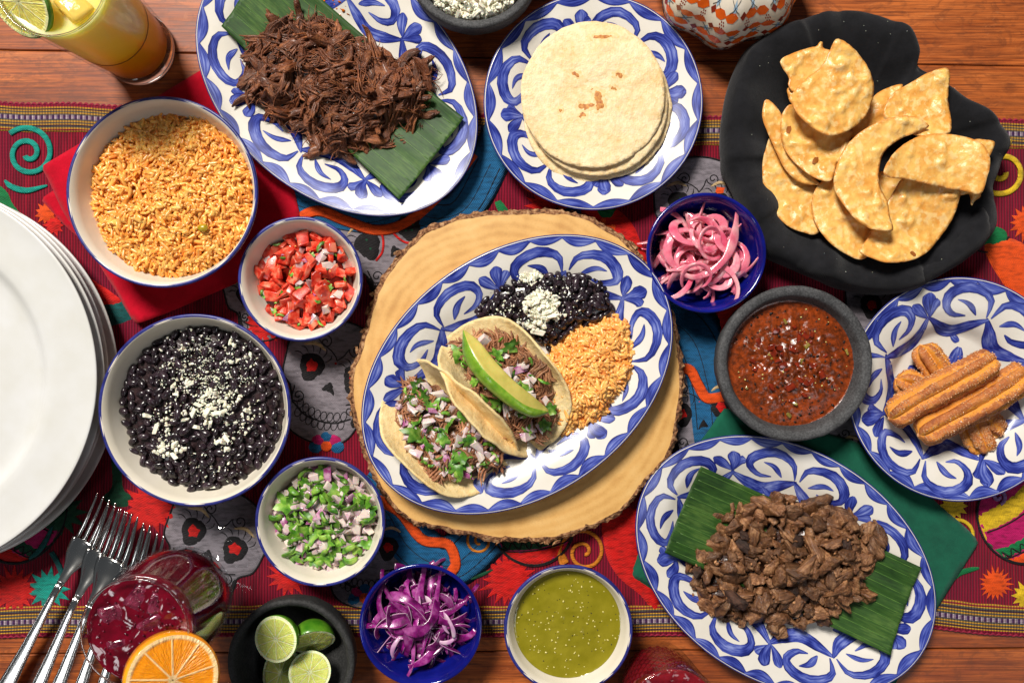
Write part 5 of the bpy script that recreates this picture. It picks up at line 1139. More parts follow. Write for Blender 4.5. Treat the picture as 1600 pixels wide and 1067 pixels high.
rc_ = ro.mean(0); f = dome_outline(ro - rc_, 54, 86, 5, 30, 16, 22)
rice('orange rice mounded at the right side of the taco platter', rc_[0], rc_[1], f, ro - rc_, 1500, MRICE2)

def taco(label, A, B, side, seed):
    zt = 116; a, b = P(*A, zt), P(*B, zt); mid = (a + b) / 2; ex = (b - a); L = np.linalg.norm(ex[:2]); ex = ex / L
    ey = np.array([ex[1], -ex[0], 0]) * side; yaw = math.atan2(ex[1], ex[0])
    org = mid + ey * 26; org[2] = ZP + 1
    t = thing('taco', label, 'taco', tuple(org), yaw, 'tacos on the oval platter')
    sg = 1.0 if np.dot(ey, [-math.sin(yaw), math.cos(yaw), 0]) > 0 else -1.0
    R = 106.0; q0 = -14
    ss = np.linspace(0, 150, 151); th = np.radians(8 + 26 * (ss / 120) + 42 * np.clip((ss - 55) / 60, 0, 1.2) ** 1.3); fy, fz = np.cumsum(np.cos(th)) - 1, np.cumsum(np.sin(th)); th = np.radians(np.minimum(66, ss * 2.6)); by, bz = -np.cumsum(np.cos(th)) + 1, np.cumsum(np.sin(th))
    def fold(s): return np.where(s >= 0, np.interp(s, ss, fy), np.interp(-s, ss, by)), np.where(s >= 0, np.interp(s, ss, fz), np.interp(-s, ss, bz))
    ol = ellipse(R * 1.04, R, n=120); ol = ol * (1 + .014 * fbm(ol / 22 + seed, 3))[:, None]
    V, F, d = polymesh(ol, 5); x, qv = V[:, 0], V[:, 1]; s = qv - q0 + 2.5 * fbm(np.c_[x / 50, np.full(len(x), seed)], 2)
    y, z = fold(s); front = s > 0
    z = z + 3.5 * fbm(np.c_[V / 42, np.full(len(V), seed)], 2, 3) * (np.abs(s) / 60).clip(0, 1) + .6 * fbm(np.c_[V / 7, np.full(len(V), seed)], 2, 5) + np.where(front, 0.0009 * x * x * (1), 0)
    y = y + np.where(front, 0, 3.5 * fbm(np.c_[x / 30, z / 30, np.full(len(V), seed)], 2, 8) * (np.abs(s) / 60).clip(0, 1))
    ff = [g if sg > 0 else g[::-1] for g in F]
    o = part('tortilla_shell', np.c_[x, y * sg, z], ff, MSHELL, t); solid(o, 3.0)
    def fill(xx, yy):
        xx = np.atleast_1d(xx); yy = np.atleast_1d(yy); v = yy * sg; return np.minimum(np.interp(v, fy, fz), 30) * (v > 0) + 8 + 34 * np.exp(-((v - 12) / 44.0) ** 2) * np.clip(1 - (xx / 112.0) ** 2, 0, 1) + 4 * fbm(np.c_[xx / 16, yy / 16, np.full(len(xx), seed)], 2) * np.clip(1 - (v / 110), .2, 1)
    fo = np.array([(-92, 4), (-76, -8), (0, -14), (76, -8), (92, 4), (86, 34), (64, 62), (26, 80), (-26, 80), (-64, 62), (-86, 34)], float) * [1, sg]
    if sg < 0: fo = fo[::-1]
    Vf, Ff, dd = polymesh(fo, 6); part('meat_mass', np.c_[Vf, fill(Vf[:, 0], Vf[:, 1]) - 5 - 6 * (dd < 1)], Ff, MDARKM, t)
    return t, fill, fo, sg
t1, f1, fo1, s1 = taco('lower left taco heaped with diced red onion, cilantro and meat', (655, 566), (808, 708), 1, 3)
heapspec = lambda n1, n2, n3, n4, big: [('meat_shred', shl_me, n1, 10, (-2, 4), .7, 1.25, .3), ('onion_piece', oni_me, n2, 10, (1, 8), .5 * big, .85 * big, .5), ('cilantro_leaf', LEAFM, n3, 14, (5, 11), .9, 1.6, .45), ('cilantro_piece', SHRM, n4, 14, (4, 10), .6, 1.0, .4)]
heap(t1, f1, 1, heapspec(56, 66, 20, 26, 1.0), outline=fo1 * .97)
t2, f2, fo2, s2 = taco('upper right taco topped with a bright green avocado slice', (693, 570), (803, 706), -1, 9)
heap(t2, f2, 1, heapspec(66, 26, 18, 18, 1.25), outline=fo2 * .95)

# avocado slice
av = lambda pts: [(580 + x / 3.556, 480 + y / 3.556) for x, y in pts]
Ro = catmull(av([(518, 124), (600, 190), (680, 290), (790, 405), (900, 495), (984, 568)]), 26); Lo = catmull(av([(508, 130), (512, 270), (590, 400), (700, 500), (800, 572), (900, 612), (982, 590)]), 26); Mo = catmull(av([(513, 126), (545, 215), (625, 345), (740, 455), (860, 545), (984, 580)]), 26)
a0 = P(*Mo[13], 140); t = thing('avocado_slice', 'bright green avocado slice lying across the upper right taco', 'avocado', (a0[0], a0[1], 140)); secs = []
for i in range(26):
    u = i / 25; zb = 118 + 16 * math.sin(PI * u); hh = 21 * math.sin(PI * min(max(u, .04), .96)) ** .6 + 1
    Rp, Mp, Lp = P(*Ro[i], zb + hh * .55), P(*Mo[i], zb + hh), P(*Lo[i], zb + hh * .35); pts = [Rp + (Mp - Rp) * v + np.array([0, 0, -1.2 * math.sin(PI * v) * hh / 24]) for v in np.linspace(0, 1, 6)]
    pts += [Mp + (Lp - Mp) * v + np.array([0, 0, 1]) * (hh * .22 * math.sin(PI * v)) + (Lp - Mp) * .10 * math.sin(PI * v) for v in np.linspace(0, 1, 8)[1:]]
    pts += [Lp + np.array([0, 0, -hh * .5]) - (Lp - Mp) * .25, (Rp + Lp) / 2 - np.array([0, 0, hh]), Rp - np.array([0, 0, hh * .4])]
    secs.append(np.array(pts) - a0 * [1, 1, 0] - [0, 0, 140])
V, F = loft(secs); NS = len(secs[0]); mi = [0 if (k % NS) < 5 else 1 for k in range(len(F) - 2)] + [1, 1]
MAVF = M('avocado_flesh', c(186, 174, 84), c(206, 190, 100), sc_u=20, rough=.3, sss=.2, sssc=.003, bump=.2, bsc=5, coat=.2); MAVS = M('avocado_green_edge', c(92, 140, 26), c(142, 180, 56), sc_u=12, p=(.3, .7), rough=.28, coat=.3, bump=.5, bsc=5, bdist=1.6, sss=.15, sssc=.002)
part('slice', V, F, [MAVF, MAVS], t, midx=mi)

# ---------------------------------------------------------------- churros
def mat_churro():
    t = NT('sugared_churro'); w_ = t.math('MULTIPLY', t.n('ObjectInfo').outputs['Random'], 31.0)
    n = t.noise(26, 4, w=w_); sp = t.noise(2.0, 3, .8); n2 = t.noise(6, 3)
    col = t.ramp(t.math('ADD', t.math('MULTIPLY', n, .7), t.math('MULTIPLY', n2, .3)), [(.36, c(214, 134, 50)), (.50, c(186, 104, 42)), (.66, c(142, 72, 30))])
    lobe = t.n('Attribute', attribute_name='tone').outputs['Fac']; col = t.mix(t.ramp(t.math('ADD', lobe, t.math('MULTIPLY', t.math('SUBTRACT', n2, .5), .8)), [(.62, (1, 1, 1)), (.86, (0, 0, 0))]), col, c(232, 152, 44))
    col = t.mix(t.ramp(sp, [(.56, (0, 0, 0)), (.70, (.8, .8, .8))]), col, c(232, 184, 138)); t.set(t.b.inputs['Base Color'], col); set_b(t.b, rough=.55, spec=.6)
    t.set(t.b.inputs['Normal'], t.bump(sp, 1.0, 1.4)); return t.m
MCHU = mat_churro(); MSUG = M('sugar_crystal', c(236, 196, 150), c(196, 132, 84), sc_u=6, tone='tone', amt=.3, rough=.25, spec=.8)
def churro(label, A, B, wpx, z, tiltz=0, seed=0):
    a, b = P(*A, z), P(*B, z + tiltz); dd_ = (b - a) / np.linalg.norm(b - a) * 9; a, b = a - dd_, b + dd_; m_ = (a + b) / 2; L = np.linalg.norm(b - a); r0 = wpx * K(z) / 2; n = 46
    t = thing('churro', label, 'churro', tuple(m_), math.atan2(b[1] - a[1], b[0] - a[0]), 'churros piled on the round dish'); t.rotation_euler[1] = -math.asin(tiltz / L)
    an = np.linspace(0, 2 * PI, 72, endpoint=False); secs = []
    for i in range(n):
        u = i / (n - 1) * 2 - 1; e = (1 - min(1, abs(u)) ** 16) ** .5 if abs(u) < 1 else .0; e = max(e, .06); tw = seed + .5 * u
        tw = seed * 2.1 + .12 * u; lob = np.abs(np.cos(3 * (an + tw))) ** .8; rr = r0 * e * (.60 + .50 * lob) * (1 + .05 * float(vnoise([[u * 4, seed, 0]])[0]))
        x = u * L / 2 + 1.2 * np.cos(an); bend = L * .02 * math.sin(u * 2 + seed)
        secs.append(np.c_[x, rr * np.cos(an) + bend, rr * np.sin(an) * .9])
    V, F = loft(secs); V = V + (V * [0, 1, 1]) / r0 * (1.5 * fbm(V / 7 + seed, 3, 3) + .8 * vnoise(V / 1.8))[:, None]
    lb = np.tile(np.abs(np.cos(3 * (an + seed * 2.1))) ** .55, n); part('dough', V, F, MCHU, t, tone=lb); it = []
    oc = (np.array([(1, 0, 0), (-1, 0, 0), (0, 1, 0), (0, -1, 0), (0, 0, 1), (0, 0, -1)], float), [(0, 2, 4), (2, 1, 4), (1, 3, 4), (3, 0, 4), (2, 0, 5), (1, 2, 5), (3, 1, 5), (0, 3, 5)])
    den = vnoise(V / 16 + seed, 3)
    for k in npr.choice(len(V), 5200): 
        if V[k, 2] > -r0 * .3 and den[k] > -.3 and lb[k] > .5: it.append((0, V[k] + npr.random(3) * 1.0, rnd.random() * 6, rnd.random() * 3, 0, rnd.uniform(.45, 1.1)))
    Vs, Fs, tn = scatter([oc], it); tag(part('sugar_grains', Vs, Fs, MSUG, t, tone=tn, smooth=False), kind='stuff'); return t
churro('churro mostly hidden, its end poking out at the upper left of the pile', (1446, 545), (1535, 700), 42, 30, 0, 1)
churro('lowest churro, its shaded end showing left of the pile', (1408, 595), (1560, 668), 40, 27, 0, 2)
churro('short churro end showing below the right churro', (1500, 600), (1526, 690), 42, 31, 0, 5)
churro('long sugared churro lying on top, its left end overhanging the dish centre', (1398, 652), (1545, 562), 46, 66, 6, 3)
churro('long sugared churro on top at the right, reaching the photo edge', (1444, 678), (1596, 586), 50, 62, 3, 4)

s0 = P(1500, 608, 12); t = thing('loose_sugar', 'cinnamon sugar grains scattered on the dish around the churros', 'sugar', (s0[0], s0[1], 0)); it = []
oc = (np.array([(1, 0, 0), (-1, 0, 0), (0, 1, 0), (0, -1, 0), (0, 0, 1), (0, 0, -1)], float), [(0, 2, 4), (2, 1, 4), (1, 3, 4), (3, 0, 4), (2, 0, 5), (1, 2, 5), (3, 1, 5), (0, 3, 5)])
for a, b in rnd_pts(420):
    rr = math.hypot(a, b); it.append((0, (a * 92 * rr ** .2, b * 66 - 12, 10.9), rnd.random() * 6, rnd.random(), 0, rnd.uniform(.35, .9)))
Vs, Fs, tn = scatter([oc], [q_ for q_ in it if math.hypot(q_[1][0], q_[1][1]) < 64]); tag(part('sugar_grains', Vs, Fs, MSUG, t, tone=tn, smooth=False), kind='stuff')
# ---------------------------------------------------------------- black cloth and chips
cl = [(1150, 105), (1165, 78), (1200, 55), (1250, 33), (1320, 20), (1370, 32), (1405, 48), (1430, 78), (1432, 108), (1480, 138), (1520, 168), (1560, 200), (1576, 228), (1558, 268), (1546, 300), (1556, 335), (1552, 362), (1520, 400), (1480, 425), (1430, 452), (1370, 461), (1300, 448), (1240, 420), (1190, 395), (1162, 340), (1142, 290), (1130, 260), (1128, 200), (1134, 150)]
cc_ = P(1345, 240, 40); co_ = np.array([P(x, y, 45)[:2] for x, y in cl]) - cc_[:2]; N_ = 220
edge = catmull(co_, 900, True); ea = np.arctan2(edge[:, 1], edge[:, 0]); er = np.hypot(edge[:, 0], edge[:, 1]); o_ = np.argsort(ea); tq = np.linspace(-PI, PI, N_, endpoint=False); R_ = np.interp(tq, ea[o_], er[o_], period=2 * PI)
rows = []
cs = np.c_[np.cos(tq) * 2.1, np.sin(tq) * 2.1]; fold_a = fbm(np.c_[cs, np.zeros(N_)], 3, 12); fold_b = vnoise(np.c_[cs * 3, np.ones(N_)], 15)
prof_ = [(0.02, 20), (.2, 20), (.38, 21), (.5, 24), (.58, 30), (.65, 40), (.71, 52), (.77, 62), (.82, 69), (.87, 73), (.915, 75), (.95, 72), (.975, 66), (.99, 56), (1.0, 44), (.998, 30), (.97, 16), (.93, 7)]
for i, (p_, z_) in enumerate(prof_):
    am = np.clip((p_ - .4) / .4, 0, 1); rho = p_ + (.022 * fold_b + .03 * fold_a) * am * (p_ < .97); xy = np.c_[np.cos(tq), np.sin(tq)] * (R_ * (rho if i else .02))[:, None]
    z = z_ + am * (9 * fold_a + 6 * fold_b + 5 * np.sin(tq * 9 + 3 * fold_a) * (fold_b > -.2)) * (z_ > 20) + 1.5 * fbm(np.c_[xy / 26, np.full(N_, 3)], 3, 2)
    if z_ > 60: z = z - 16 * np.exp(-((xy[:, 0] - (P(1440, 112, 70)[0] - cc_[0])) ** 2 + (xy[:, 1] - (P(1440, 112, 70)[1] - cc_[1])) ** 2) / 400)
    rows.append(np.c_[xy, np.maximum(z, 5.5)])
MBLACK = mat_cloth('black_cotton', c(32, 32, 36), c(15, 15, 18), 1.8, .12)
cloth = thing('black_napkin', 'black cloth napkin lining the round basket of tortilla chips', 'napkin', (cc_[0], cc_[1], 0))
o = part('cloth_layer', np.vstack(rows), grid_faces(len(rows), N_), MBLACK, cloth); subd(o, 1)
ff_ = pxpoly([(1542, 318), (1555, 345), (1548, 378), (1505, 412), (1450, 442), (1395, 455), (1380, 444), (1430, 420), (1475, 396), (1510, 362), (1528, 330)], 76, cc_)
V, F, d = polymesh(ff_, 7, smooth=True); o = part('cloth_fold', np.c_[V, 62 + 15 * np.sqrt(np.clip(d / 14, 0, 1)) + 2 * fbm(V / 20, 2)], F, MBLACK, cloth)
lint = [(rnd.randrange(6), (*(np.array(p) * [215, 215] * [1, .95]), 0), 0, 0, 0, rnd.uniform(.3, .8)) for p in rnd_pts(150)]
flat_rows = np.vstack(rows[:12]); it = []
for k in npr.choice(len(flat_rows), 110): it.append((rnd.randrange(8), flat_rows[k] + [rnd.uniform(-4, 4), rnd.uniform(-4, 4), .8], 0, 0, 0, rnd.uniform(.25, .7)))
V, F, tn = scatter(CR[:8], it); tag(part('salt_grains', V, F, MCHEESE, cloth, tone=tn), kind='stuff')
chips = [
 ('orange chip fragment seen deep in the gap between the chips', [(530, 640), (660, 640), (650, 770), (560, 750)], 58, 1),
 ('broad chip lying lowest at the left of the pile', [(65, 480), (110, 560), (170, 650), (270, 690), (300, 800), (285, 905), (220, 905), (140, 870), (80, 800), (40, 700), (33, 600), (45, 530)], 64, 2),
 ('shaded orange chip half hidden in the middle top of the pile', [(655, 240), (560, 270), (500, 330), (440, 400), (440, 490), (560, 480), (620, 400), (640, 300)], 66, 3),
 ('tiny chip tip below the small curled chip', [(140, 262), (175, 258), (205, 300), (158, 325)], 72, 4),
 ('round chip at the bottom, under the crescent chip', [(290, 680), (350, 660), (420, 760), (540, 860), (600, 900), (490, 1022), (400, 1000), (330, 950), (280, 880), (255, 790), (262, 730)], 74, 5),
 ('narrow chip curling up at the far left of the pile', [(48, 307), (85, 330), (125, 385), (170, 470), (230, 600), (260, 650), (290, 690), (230, 683), (170, 650), (110, 560), (60, 460), (30, 390), (33, 340)], 80, 6),
 ('chip with two small holes left of centre', [(150, 335), (210, 350), (430, 440), (430, 480), (400, 560), (362, 600), (325, 678), (250, 655), (190, 600), (140, 530), (115, 450), (118, 380)], 86, 7),
 ('large pale chip at the lower right of the pile', [(650, 672), (700, 660), (850, 690), (912, 715), (912, 780), (880, 870), (800, 970), (720, 1020), (640, 1040), (560, 1040), (455, 995), (500, 930), (600, 760)], 84, 8),
 ('small blistered chip curled at the top left', [(112, 135), (170, 95), (240, 72), (276, 66), (290, 45), (305, 50), (306, 74), (345, 90), (345, 130), (310, 200), (230, 270), (175, 270), (150, 235), (155, 205)], 86, 9),
 ('pointed chip standing at the upper right', [(870, 170), (873, 300), (862, 460), (740, 480), (585, 395), (590, 330), (630, 270), (700, 230), (780, 185)], 92, 10),
 ('crescent shaped chip in the centre of the pile', [(590, 400), (690, 390), (765, 430), (740, 450), (640, 490), (575, 545), (555, 620), (555, 690), (575, 735), (592, 770), (595, 830), (600, 900), (540, 900), (470, 880), (410, 820), (360, 730), (348, 660), (370, 580), (420, 500), (490, 440)], 96, 11),
 ('small chip poking out behind the blistered chip at the right', [(975, 495), (1040, 488), (1077, 505), (1050, 570), (1025, 640), (990, 600)], 88, 12),
 ('tiny pointed chip tip hanging below the blistered chip', [(905, 700), (960, 690), (1015, 735), (985, 765), (972, 782), (960, 735), (915, 738)], 84, 13),
 ('large round chip with a bite shape, topmost at the left', [(350, 45), (400, 62), (460, 110), (510, 170), (537, 240), (530, 320), (490, 395), (430, 440), (360, 468), (300, 468), (240, 435), (190, 385), (155, 325), (148, 300), (230, 210), (290, 165), (325, 100)], 108, 14),
 ('wide blistered chip on top at the right of the pile', [(558, 655), (600, 570), (680, 500), (760, 465), (860, 460), (950, 480), (1010, 520), (1035, 590), (1030, 650), (1010, 735), (940, 715), (850, 700), (700, 670)], 106, 15)]
for lab, pts, z, sd in chips:
    ol = np.array([P(1180 + x / 2.884, 50 + y / 2.884, z)[:2] for x, y in pts]); ctr = ol.mean(0); ol = ol - ctr
    t = thing('tortilla_chip', lab, 'chip', (ctr[0], ctr[1], z), 0, 'tortilla chips in the black cloth'); sm_ = catmull(ol, len(ol) * 6, True); b_ = .5 * sm_ + .5 * np.array([resample(ol, 1)[min(int(i * len(resample(ol, 1)) / len(sm_)), len(resample(ol, 1)) - 1)] for i in range(len(sm_))]) if False else sm_
    b_ = b_ * (1 + .008 * vnoise(b_ / 4 + sd))[:, None]; V, F, d = polymesh(b_, 3.6); s_ = np.full(len(V), sd * 1.7)
    bub = np.maximum(0, fbm(np.c_[V / 15, s_], 2, sd)); rr = np.hypot(V[:, 0], V[:, 1]); gx, gy = math.cos(sd * 2.1), math.sin(sd * 2.1)
    zz = 4.5 * bub ** 1.2 * np.clip(d / 8, 0, 1) + 5.5 * np.sqrt(np.maximum(0, vnoise(np.c_[V / 12, s_], sd + 3) - .30)) * np.clip(d / 5, 0, 1) + .6 * np.abs(vnoise(np.c_[V / 11, s_], sd + 9)) + .55 * fbm(np.c_[V / 4, s_], 2, 3) + 6 * fbm(np.c_[V / 70, s_], 2, 5) + .0026 * (V @ [gx, gy]) ** 2 - .0008 * (V @ [gy, gx]) ** 2 + .05 * (V @ [gy, gx])
    o = part('crisp', np.c_[V, zz], F, MCHIP, t, tone=np.clip(d / 6, 0, 1)); solid(o, 1.6)
    if sd in (7, 8):
        for hx, hy, hr in {7: ((152, 440, 6), (268, 580, 7)), 14: ((258, 318, 7), (385, 312, 4)), 8: ((700, 1000, 5),), 10: ((632, 320, 4), (745, 340, 7))}[sd]:
            p_ = P(1180 + hx / 2.884, 50 + hy / 2.884, z)[:2] - ctr; k_ = np.argmin(((V - p_) ** 2).sum(1)); q_ = ellipse(hr, hr * .6, hx, 16) * 1.0; q_ = q_ * (1 + .25 * vnoise(q_ / 3 + hx))[:, None]; W, G, _ = polymesh(q_, 3); W = W + p_
            near = [np.argmin(((V - w_) ** 2).sum(1)) for w_ in W]; part('blister_hole', np.c_[W, zz[near] + .7], G, M('dark_blister_%d' % hx, c(150, 84, 24), rough=.6), t)

# ---------------------------------------------------------------- glass of juice
g0 = P(221, 81, 0); t = thing('juice_glass', 'tall clear glass of yellow juice leaning out of the top left corner', 'glass', (g0[0], g0[1], .3)); Hh = 262
rw = lambda z: 55 + (71 - 55) * (z / Hh) ** .9
V, F = lathe([(rw(Hh) - 1.4 + 1.5 * math.cos(a), Hh + 1.3 * math.sin(a)) for a in np.linspace(0, 2 * PI, 9)], 96); part('lip', V, F, MGLASS, t)
V, F = lathe([(.5, .2), (49, .2), (54, 3), (55.4, 9), (rw(18) - .6, 18), (40, 18.4), (.5, 18)], 96); part('thick_base', V, F, MGLASS, t)
V, F = lathe([(.5, 0), (50, 0), (55, 3), (56.5, 10), (rw(26), 26), (rw(80), 80), (rw(150), 150), (rw(Hh - 3), Hh - 3), (rw(Hh) - .3, Hh), (rw(Hh) - 2, Hh), (rw(Hh) - 3, Hh - 3), (rw(150) - 3.4, 150), (rw(80) - 3.6, 80), (rw(30) - 4.2, 30), (rw(22) - 8, 23), (rw(22) - 20, 20), (.5, 19)], 96); part('glass_wall', V, F, MTHIN, t)
def mat_juice():
    t_ = NT('mango_juice'); sp = t_.n('SeparateXYZ'); t_.set(sp.inputs[0], t_.coords()); f_ = t_.math('ADD', t_.math('MULTIPLY', sp.outputs[2], 1 / (250 * S)), t_.math('MULTIPLY', t_.math('SUBTRACT', t_.noise(30, 3), .5), .18))
    t_.set(t_.b.inputs['Base Color'], t_.ramp(f_, [(.05, c(240, 150, 16)), (.42, c(250, 180, 24)), (.50, c(255, 204, 48)), (.95, c(255, 226, 116))])); set_b(t_.b, rough=.3, sss=1.0, sssc=.03); t_.b.inputs['Subsurface Radius'].default_value = (1, .85, .35); return t_.m
V, F = lathe([(.5, 20.5), (rw(22) - 22, 20.8), (rw(22) - 9.5, 24), (rw(30) - 4.9, 31), (rw(80) - 4.3, 80), (rw(150) - 4.1, 150), (rw(236) - 4.0, 236), (rw(252) - 3.6, 252), (rw(252) - 6, 250.6), (40, 250), (.5, 250)], 96); part('juice', V, F, mat_juice(), t)
V, F = lathe([(rw(112) - 3.95 + .45 * math.cos(a), 112 + 1.1 * math.sin(a)) for a in np.linspace(0, 2 * PI, 9)], 96); part('ice_line', V, F, M('dark_juice_line', c(120, 70, 10), rough=.4), t)
MICE = M('wet_ice', c(255, 224, 120), rough=.08, trans=.45, ior=1.31, bump=.5, bsc=14, bdist=2)
for x, y, a in ((10, 8, .3), (-30, 20, 1.1), (24, -28, .7)):
    V, F = rcube(36, 34, 26, .14, int(x + 40), .3); part('ice_cube', V, F, MICE, t, (x, y, 245), (.1, .15, a))
# lime wheel
def wheel(name, label, cat, px, py, z, R, th_, rot, skin, flesh, seeds=False):
    p = P(px, py, z); t = thing(name, label, cat, tuple(p)); t.rotation_euler = rot
    V, F = lathe([(R * .95, -th_ / 2), (R, -th_ / 2 + 1.5), (R * 1.0, th_ / 2 - 1.5), (R * .95, th_ / 2)], 72); part('peel', V, F, skin, t)
    for s_ in (1, -1):
        V, F = lathe([(R * r, s_ * (th_ / 2 + .05 + .4 * math.sin(r * 9) * .3)) for r in np.linspace(.015, .955, 16)], 72); V[:, 2] += .6 * fbm(V / 6, 2, 4); part('cut_face', V, F if s_ < 0 else F[:, ::-1], flesh, t, uv=V[:, :2] / R)
    return t
MLF2 = mat_citrus('pale_lime_flesh', c(240, 226, 110), c(240, 236, 170), 10)
wheel('lime_wheel', 'pale lime wheel perched on the rim of the juice glass', 'lime', 32, 2, 262, 46, 8, (.42, -.62, .4), MLIMES, MLF2)

# ---------------------------------------------------------------- goblet
g1 = P(342, 887, 3); t = thing('goblet', 'footed goblet of dark red sangria at the lower left, leaning over the forks', 'glass', (g1[0], g1[1], 3.5)); HG = 296
bw = [(6.5, 84), (14, 90), (34, 100), (56, 120), (69, 145), (75, 175), (76, 200), (73.5, 235), (69, 270), (66.5, HG)]
V, F = lathe([(65.4 + 1.25 * math.cos(a), HG + .6 + 1.1 * math.sin(a)) for a in np.linspace(0, 2 * PI, 9)], 96); part('lip', V, F, MGLASS, t)
V, F = lathe([(.5, 0), (60, 0), (66, 1.2), (67.5, 2.6), (66, 3.8), (40, 6), (16, 10), (7, 18), (5.5, 40), (6, 70)] + bw + [(65.5, HG + 1), (64.4, HG)] + [(r - 2.4, z + (1 if r > 20 else 5)) for r, z in bw[::-1][1:-1]] + [(.5, 94)], 96); part('glass_wall', V, F, MTHIN, t)
MSANG = M('sangria', c(112, 4, 30), c(66, 2, 14), sc_u=40, rough=.08, coat=.5, coat_r=.08, sss=.05, sssc=.01, bump=.04, bsc=20, bdist=2)
ib = [(r - 3.6, z + (2 if r > 20 else 8)) for r, z in bw if 14 <= r and z < 282]
V, F = lathe([(.5, 98)] + ib[1:] + [(64.6, 283)] + [(r_, 282) for r_ in np.linspace(63, .5, 24)], 96); V[:, 2] += (V[:, 2] > 281) * 1.8 * fbm(V / 18, 3); part('sangria', V, F, MSANG, t)
MICEP = M('pink_ice', c(150, 56, 84), c(84, 8, 36), sc_u=14, rough=.05, trans=.35, ior=1.31, bump=1, bsc=7, bdist=4, coat=1)
for x, y, a, s_ in ((-36, 16, .4, 1), (0, 38, .9, 1.1), (-30, -24, .1, .9), (24, 30, 1.3, .8), (10, 4, .5, .9), (-52, -4, .8, .6)):
    V, F = rcube(32 * s_, 30 * s_, 24 * s_, .16, int(x + 90), .28); part('ice_cube', V * (1 + .2 * fbm(V / 12, 2))[:, None], F, MICEP, t, (x, y, 272), (.2, .15, a))
V, F, tn = scatter([ico(1, 1.0)], [(0, (52 * a, 52 * b, 283 + rnd.random() * 3), 0, 0, 0, rnd.uniform(.5, 1.8)) for a, b in rnd_pts(110)]); tag(part('bubbles', V, F, MICEP, t, tone=tn), kind='stuff')
zz_ = np.array([z for r, z in bw]); rr_ = np.array([r for r, z in bw])
for k in range(8):
    a0_ = k * PI / 4 + .25; g = np.linspace(0, 2 * PI, 41); th_ = a0_ + .31 * np.cos(g); z = 178 + 42 * np.sin(g); r = np.interp(z, zz_, rr_) + .1
    V, F = tube(np.c_[r * np.cos(th_), r * np.sin(th_), z], 1.5, 6); part('pressed_oval', V, F, MTHIN, t)
wheel('orange_slice', 'thick orange wheel hooked over the rim of the sangria goblet', 'orange', 268, 1058, 304, 54, 30, (-.05, .50, .2), MORS, MORF)

# ---------------------------------------------------------------- tumbler at the bottom edge
g2 = P(1024, 1056, 0); t = thing('textured_tumbler', 'cut glass tumbler of red drink at the bottom edge beside the green salsa', 'glass', (g2[0], g2[1], .3)); HT = 165
th = np.linspace(0, 2 * PI, 160, endpoint=False); rows = []
for r, z in [(.5, 0), (52, 0), (58, 3)] + [(58 + 13 * (z / HT) ** .9, z) for z in np.linspace(8, 120, 40)] + [(70, 130), (72, HT - 2), (71.5, HT), (69.5, HT), (68.6, HT - 3), (66, 120), (56, 16), (40, 12), (.5, 11)]:
    tex = 1.3 * np.abs(np.sin(th * 14 + z / 6.0)) * np.abs(np.sin(th * 14 - z / 6.0)) * (8 < z < 121 and r > 57.9 and not (r == 66)); rows.append(np.c_[(r - tex) * np.cos(th), (r - tex) * np.sin(th), np.full(160, z)])
part('glass_wall', np.vstack(rows), grid_faces(len(rows), 160), MTHIN, t)
V, F = lathe([(.5, 12), (39, 13), (54.5, 17), (64.4, 120), (66.4, 146), (64, 145), (.5, 144.5)] if False else [(.5, 12), (39, 13)] + [(54.5 + 11.9 * (z - 17) / 129, z) for z in np.linspace(17, 146, 50)] + [(r_, 145) for r_ in np.linspace(63, .5, 16)], 160); tq_ = np.arctan2(V[:, 1], V[:, 0]); V[:, :2] *= (1 - .035 * np.abs(np.sin(tq_ * 14 + V[:, 2] / 6)) * np.abs(np.sin(tq_ * 14 - V[:, 2] / 6)) * ((V[:, 2] > 16) & (V[:, 2] < 130)))[:, None]; V[:, 2] += (V[:, 2] > 144.5) * 2.5 * fbm(V / 9, 3); part('red_drink', V, F, M('red_drink', c(150, 30, 40), c(112, 16, 28), sc_u=30, rough=.1, coat=.5, sss=.3, sssc=.01, bump=.2, bsc=10), t)
for x, y, a in ((10, 26, .4), (-26, 8, 1.1), (26, -12, .8)):
    V, F = rcube(30, 32, 22, .15, int(x + 60), .28); part('ice_cube', V, F, MICEP, t, (x, y, 143), (.15, .1, a))

